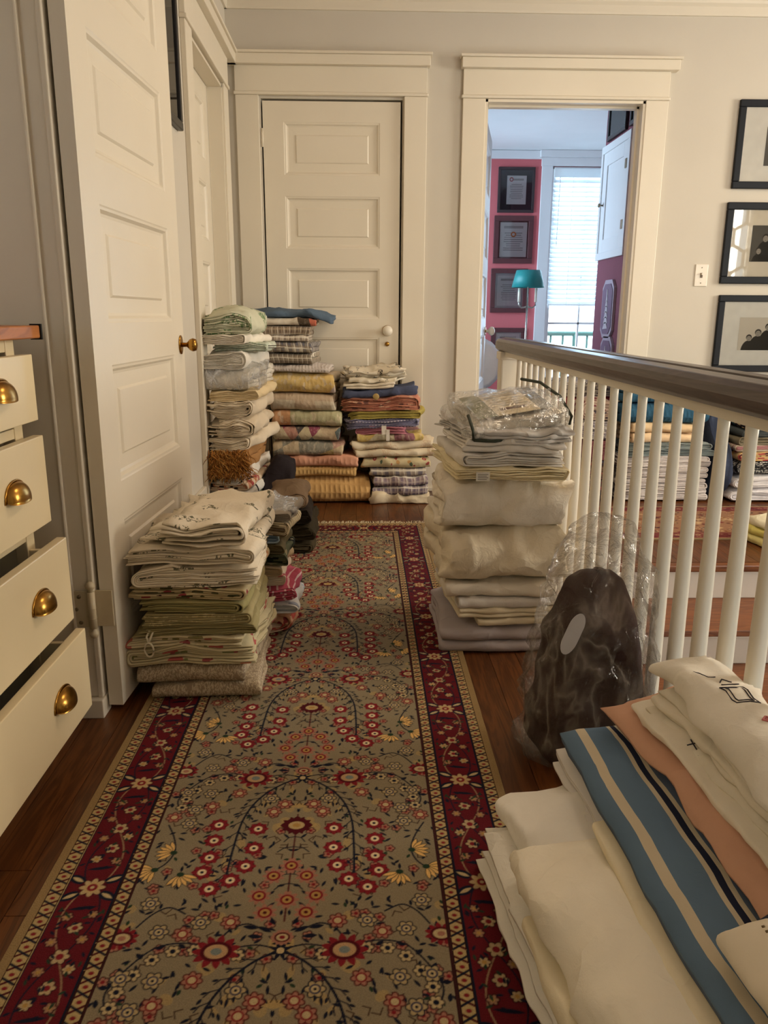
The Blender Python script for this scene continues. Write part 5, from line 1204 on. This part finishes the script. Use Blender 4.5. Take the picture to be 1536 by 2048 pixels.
lo = lb.build('label_tag', plain('pale_grey_tag', (190, 188, 190), .6), bk); lo.location = (-.052, -.075, .335); lo.rotation_euler = (math.radians(-18), math.radians(24), math.radians(-12))
# ================================================================== foreground stack, bottom right
GRP = 'foreground linens piled against the balusters'
FW = linen((244, 234, 210), .4); FW2 = linen((236, 222, 186), .3); FWc = linen((244, 238, 224), .4)
def fgi(name, label, cat, mat, x0, x1, z0, h, y0, y1, rot=0, roll=0, **k):
    k.setdefault('M', 40); return cloth_item(name, label, cat, mat, x0, x1, z0, h, y0, y1-y0, rot, roll, group=GRP, amp=.005, wseed=14, **k)
fgi('folded_sheet', 'white sheet with many thin layered edges, bottom left of the foreground pile', 'bedsheet', FWc, .215, .64, .010, .080, .84, 1.27, 6, 0, style='right', n=5, loose=.045, wr=.010, jit=.014, dl=.02)
fgi('folded_sheet', 'white rumpled sheet at the very bottom front of the foreground pile', 'bedsheet', FWc, .27, .64, .003, .075, .50, .815, 4, 0, style='left', n=2, wr=.008)
fgi('folded_sheet', 'white folded sheet near the rug beside the smooth ivory cushion cover', 'bedsheet', linen((244, 238, 224), .25), .275, .60, .092, .055, 1.035, 1.315, 5, -3, style='left', n=1, wr=.010, puff=.35)
fgi('folded_sheet', 'cream sheet under the smooth ivory cushion cover', 'bedsheet', FW2, .265, .60, .090, .030, .60, 1.02, 8, -2, style='left', n=1, wr=.007)
fgi('cushion_cover', 'large smooth ivory cushion cover bulging at the front of the foreground pile', 'cushion', FW, .283, .468, .112, .062, .52, 1.125, 9, -5, style='left', n=1, wr=.012, puff=.5)
pkg = fgi('packaged_pillowcase', 'white pillowcase package with faint printed lines under the blue stripes', 'package', linen((226, 220, 212), .15), .385, .655, .138, .042, 1.135, 1.375, 4, -4, style='right', n=3, wr=.005, loose=.01)
BLUE = (94, 122, 148); NV = (36, 42, 66); SC_ = (210, 194, 162)
STB = stripes((0, 0, 0), [(0, (86, 100, 122)), (0.6387, SC_), (0.6500, NV), (0.6661, SC_), (0.6774, BLUE), (0.7500, SC_), (0.7742, BLUE), (0.8290, SC_)], .62, 0, .15)
blu = fgi('striped_tablecloth', 'blue tablecloth with cream and navy stripes across the foreground pile', 'tablecloth', STB, .404, .664, .214, .016, .50, 1.365, 2.5, -10, style='right', n=1, wr=.004, puff=.1, jit=.004)
fgi('folded_sheet', 'thin cream sheet edge just beneath the blue striped tablecloth', 'bedsheet', FW2, .394, .655, .190, .018, .50, 1.13, 2.5, -10, style='left', n=1, wr=.003)
PEA = linen((212, 158, 124), .2)
fgi('peach_cloth', 'peach coloured cloth between the blue stripes and the white pillowcases', 'fabric', PEA, .492, .664, .256, .022, .72, 1.385, 4, -15, style='right', n=2, wr=.010, dl=.12, jit=.016, loose=.02)
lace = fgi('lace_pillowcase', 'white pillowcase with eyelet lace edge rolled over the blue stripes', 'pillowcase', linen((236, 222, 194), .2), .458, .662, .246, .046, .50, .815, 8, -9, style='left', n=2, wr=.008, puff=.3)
cs = []
for k, (x0, z, y1, lab) in enumerate(((.532, .288, 1.345, 'white embroidered pillowcase directly on the peach cloth'), (.543, .303, 1.35, 'white pillowcase second above the peach cloth'), (.555, .318, 1.355, 'white pillowcase third above the peach cloth'), (.564, .333, 1.36, 'white pillowcase just under the topmost embroidered one'))):
    cs.append(fgi('folded_pillowcase', lab, 'pillowcase', linen((240-k, 230-k, 208-k), .25), x0, .666, z, .015, .86+.01*k, y1-.01*k, 4+k, -14, style='right' if k % 2 else 'left', n=1, wr=.008, jit=.014))
top = fgi('folded_pillowcase', 'topmost white pillowcase with a dark embroidered lantern in the foreground pile', 'pillowcase', linen((238, 230, 212), .22), .552, .668, .352, .038, .86, 1.345, 2, -8, style='left', n=1, wr=.010, puff=.5)
THR = plain('dark_thread', (44, 38, 48), .8); THP = plain('pink_thread', (206, 120, 120), .8)
drape(top, 'embroidery', THR, [[(.600, 1.185), (.640, 1.185), (.645, 1.135), (.606, 1.135), (.600, 1.185)], [(.606, 1.178), (.634, 1.178), (.638, 1.142), (.612, 1.142), (.606, 1.178)], [(.612, 1.21), (.622, 1.225), (.632, 1.21)], [(.610, 1.20), (.640, 1.20)], [(.58, 1.245), (.60, 1.23), (.615, 1.235)]], .0011)
drape(top, 'flower_stitching', THP, [[(.618, 1.075), (.626, 1.083), (.634, 1.075), (.626, 1.067), (.618, 1.075)], [(.622, 1.075), (.630, 1.075)]], .002)
drape(cs[0], 'embroidery', THR, [[(.556, 1.175), (.556, 1.150)], [(.546, 1.165), (.566, 1.165)], [(.552, 1.135), (.562, 1.120), (.572, 1.125)], [(.560, 1.13), (.56, 1.105)], [(.553, 1.255), (.562, 1.255), (.562, 1.240), (.553, 1.240)]], .0012)
drape(lace, 'eyelet_trim', plain('eyelet_shade', (120, 100, 70), .9), [[(x, .800-.14*(x-.46)-dy), (x+.0035, .800-.14*(x-.46)-dy)] for x in np.arange(.485, .655, .0105) for dy in (.012, .021)], .0017, 0.0, 1)  # brown dots paint the shade inside the lace holes
drape(lace, 'piping', plain('navy_piping', (36, 42, 66), .7), [[(x, .806-.14*(x-.46)) for x in np.arange(.475, .66, .02)]], .0028, .001, 3)
drape(pkg, 'printed_lines', plain('faint_print', (150, 146, 146), .8), [[(.425, 1.352), (.445, 1.352)], [(.415, 1.335), (.455, 1.335)], [(.43, 1.322), (.452, 1.322)]], .0010)
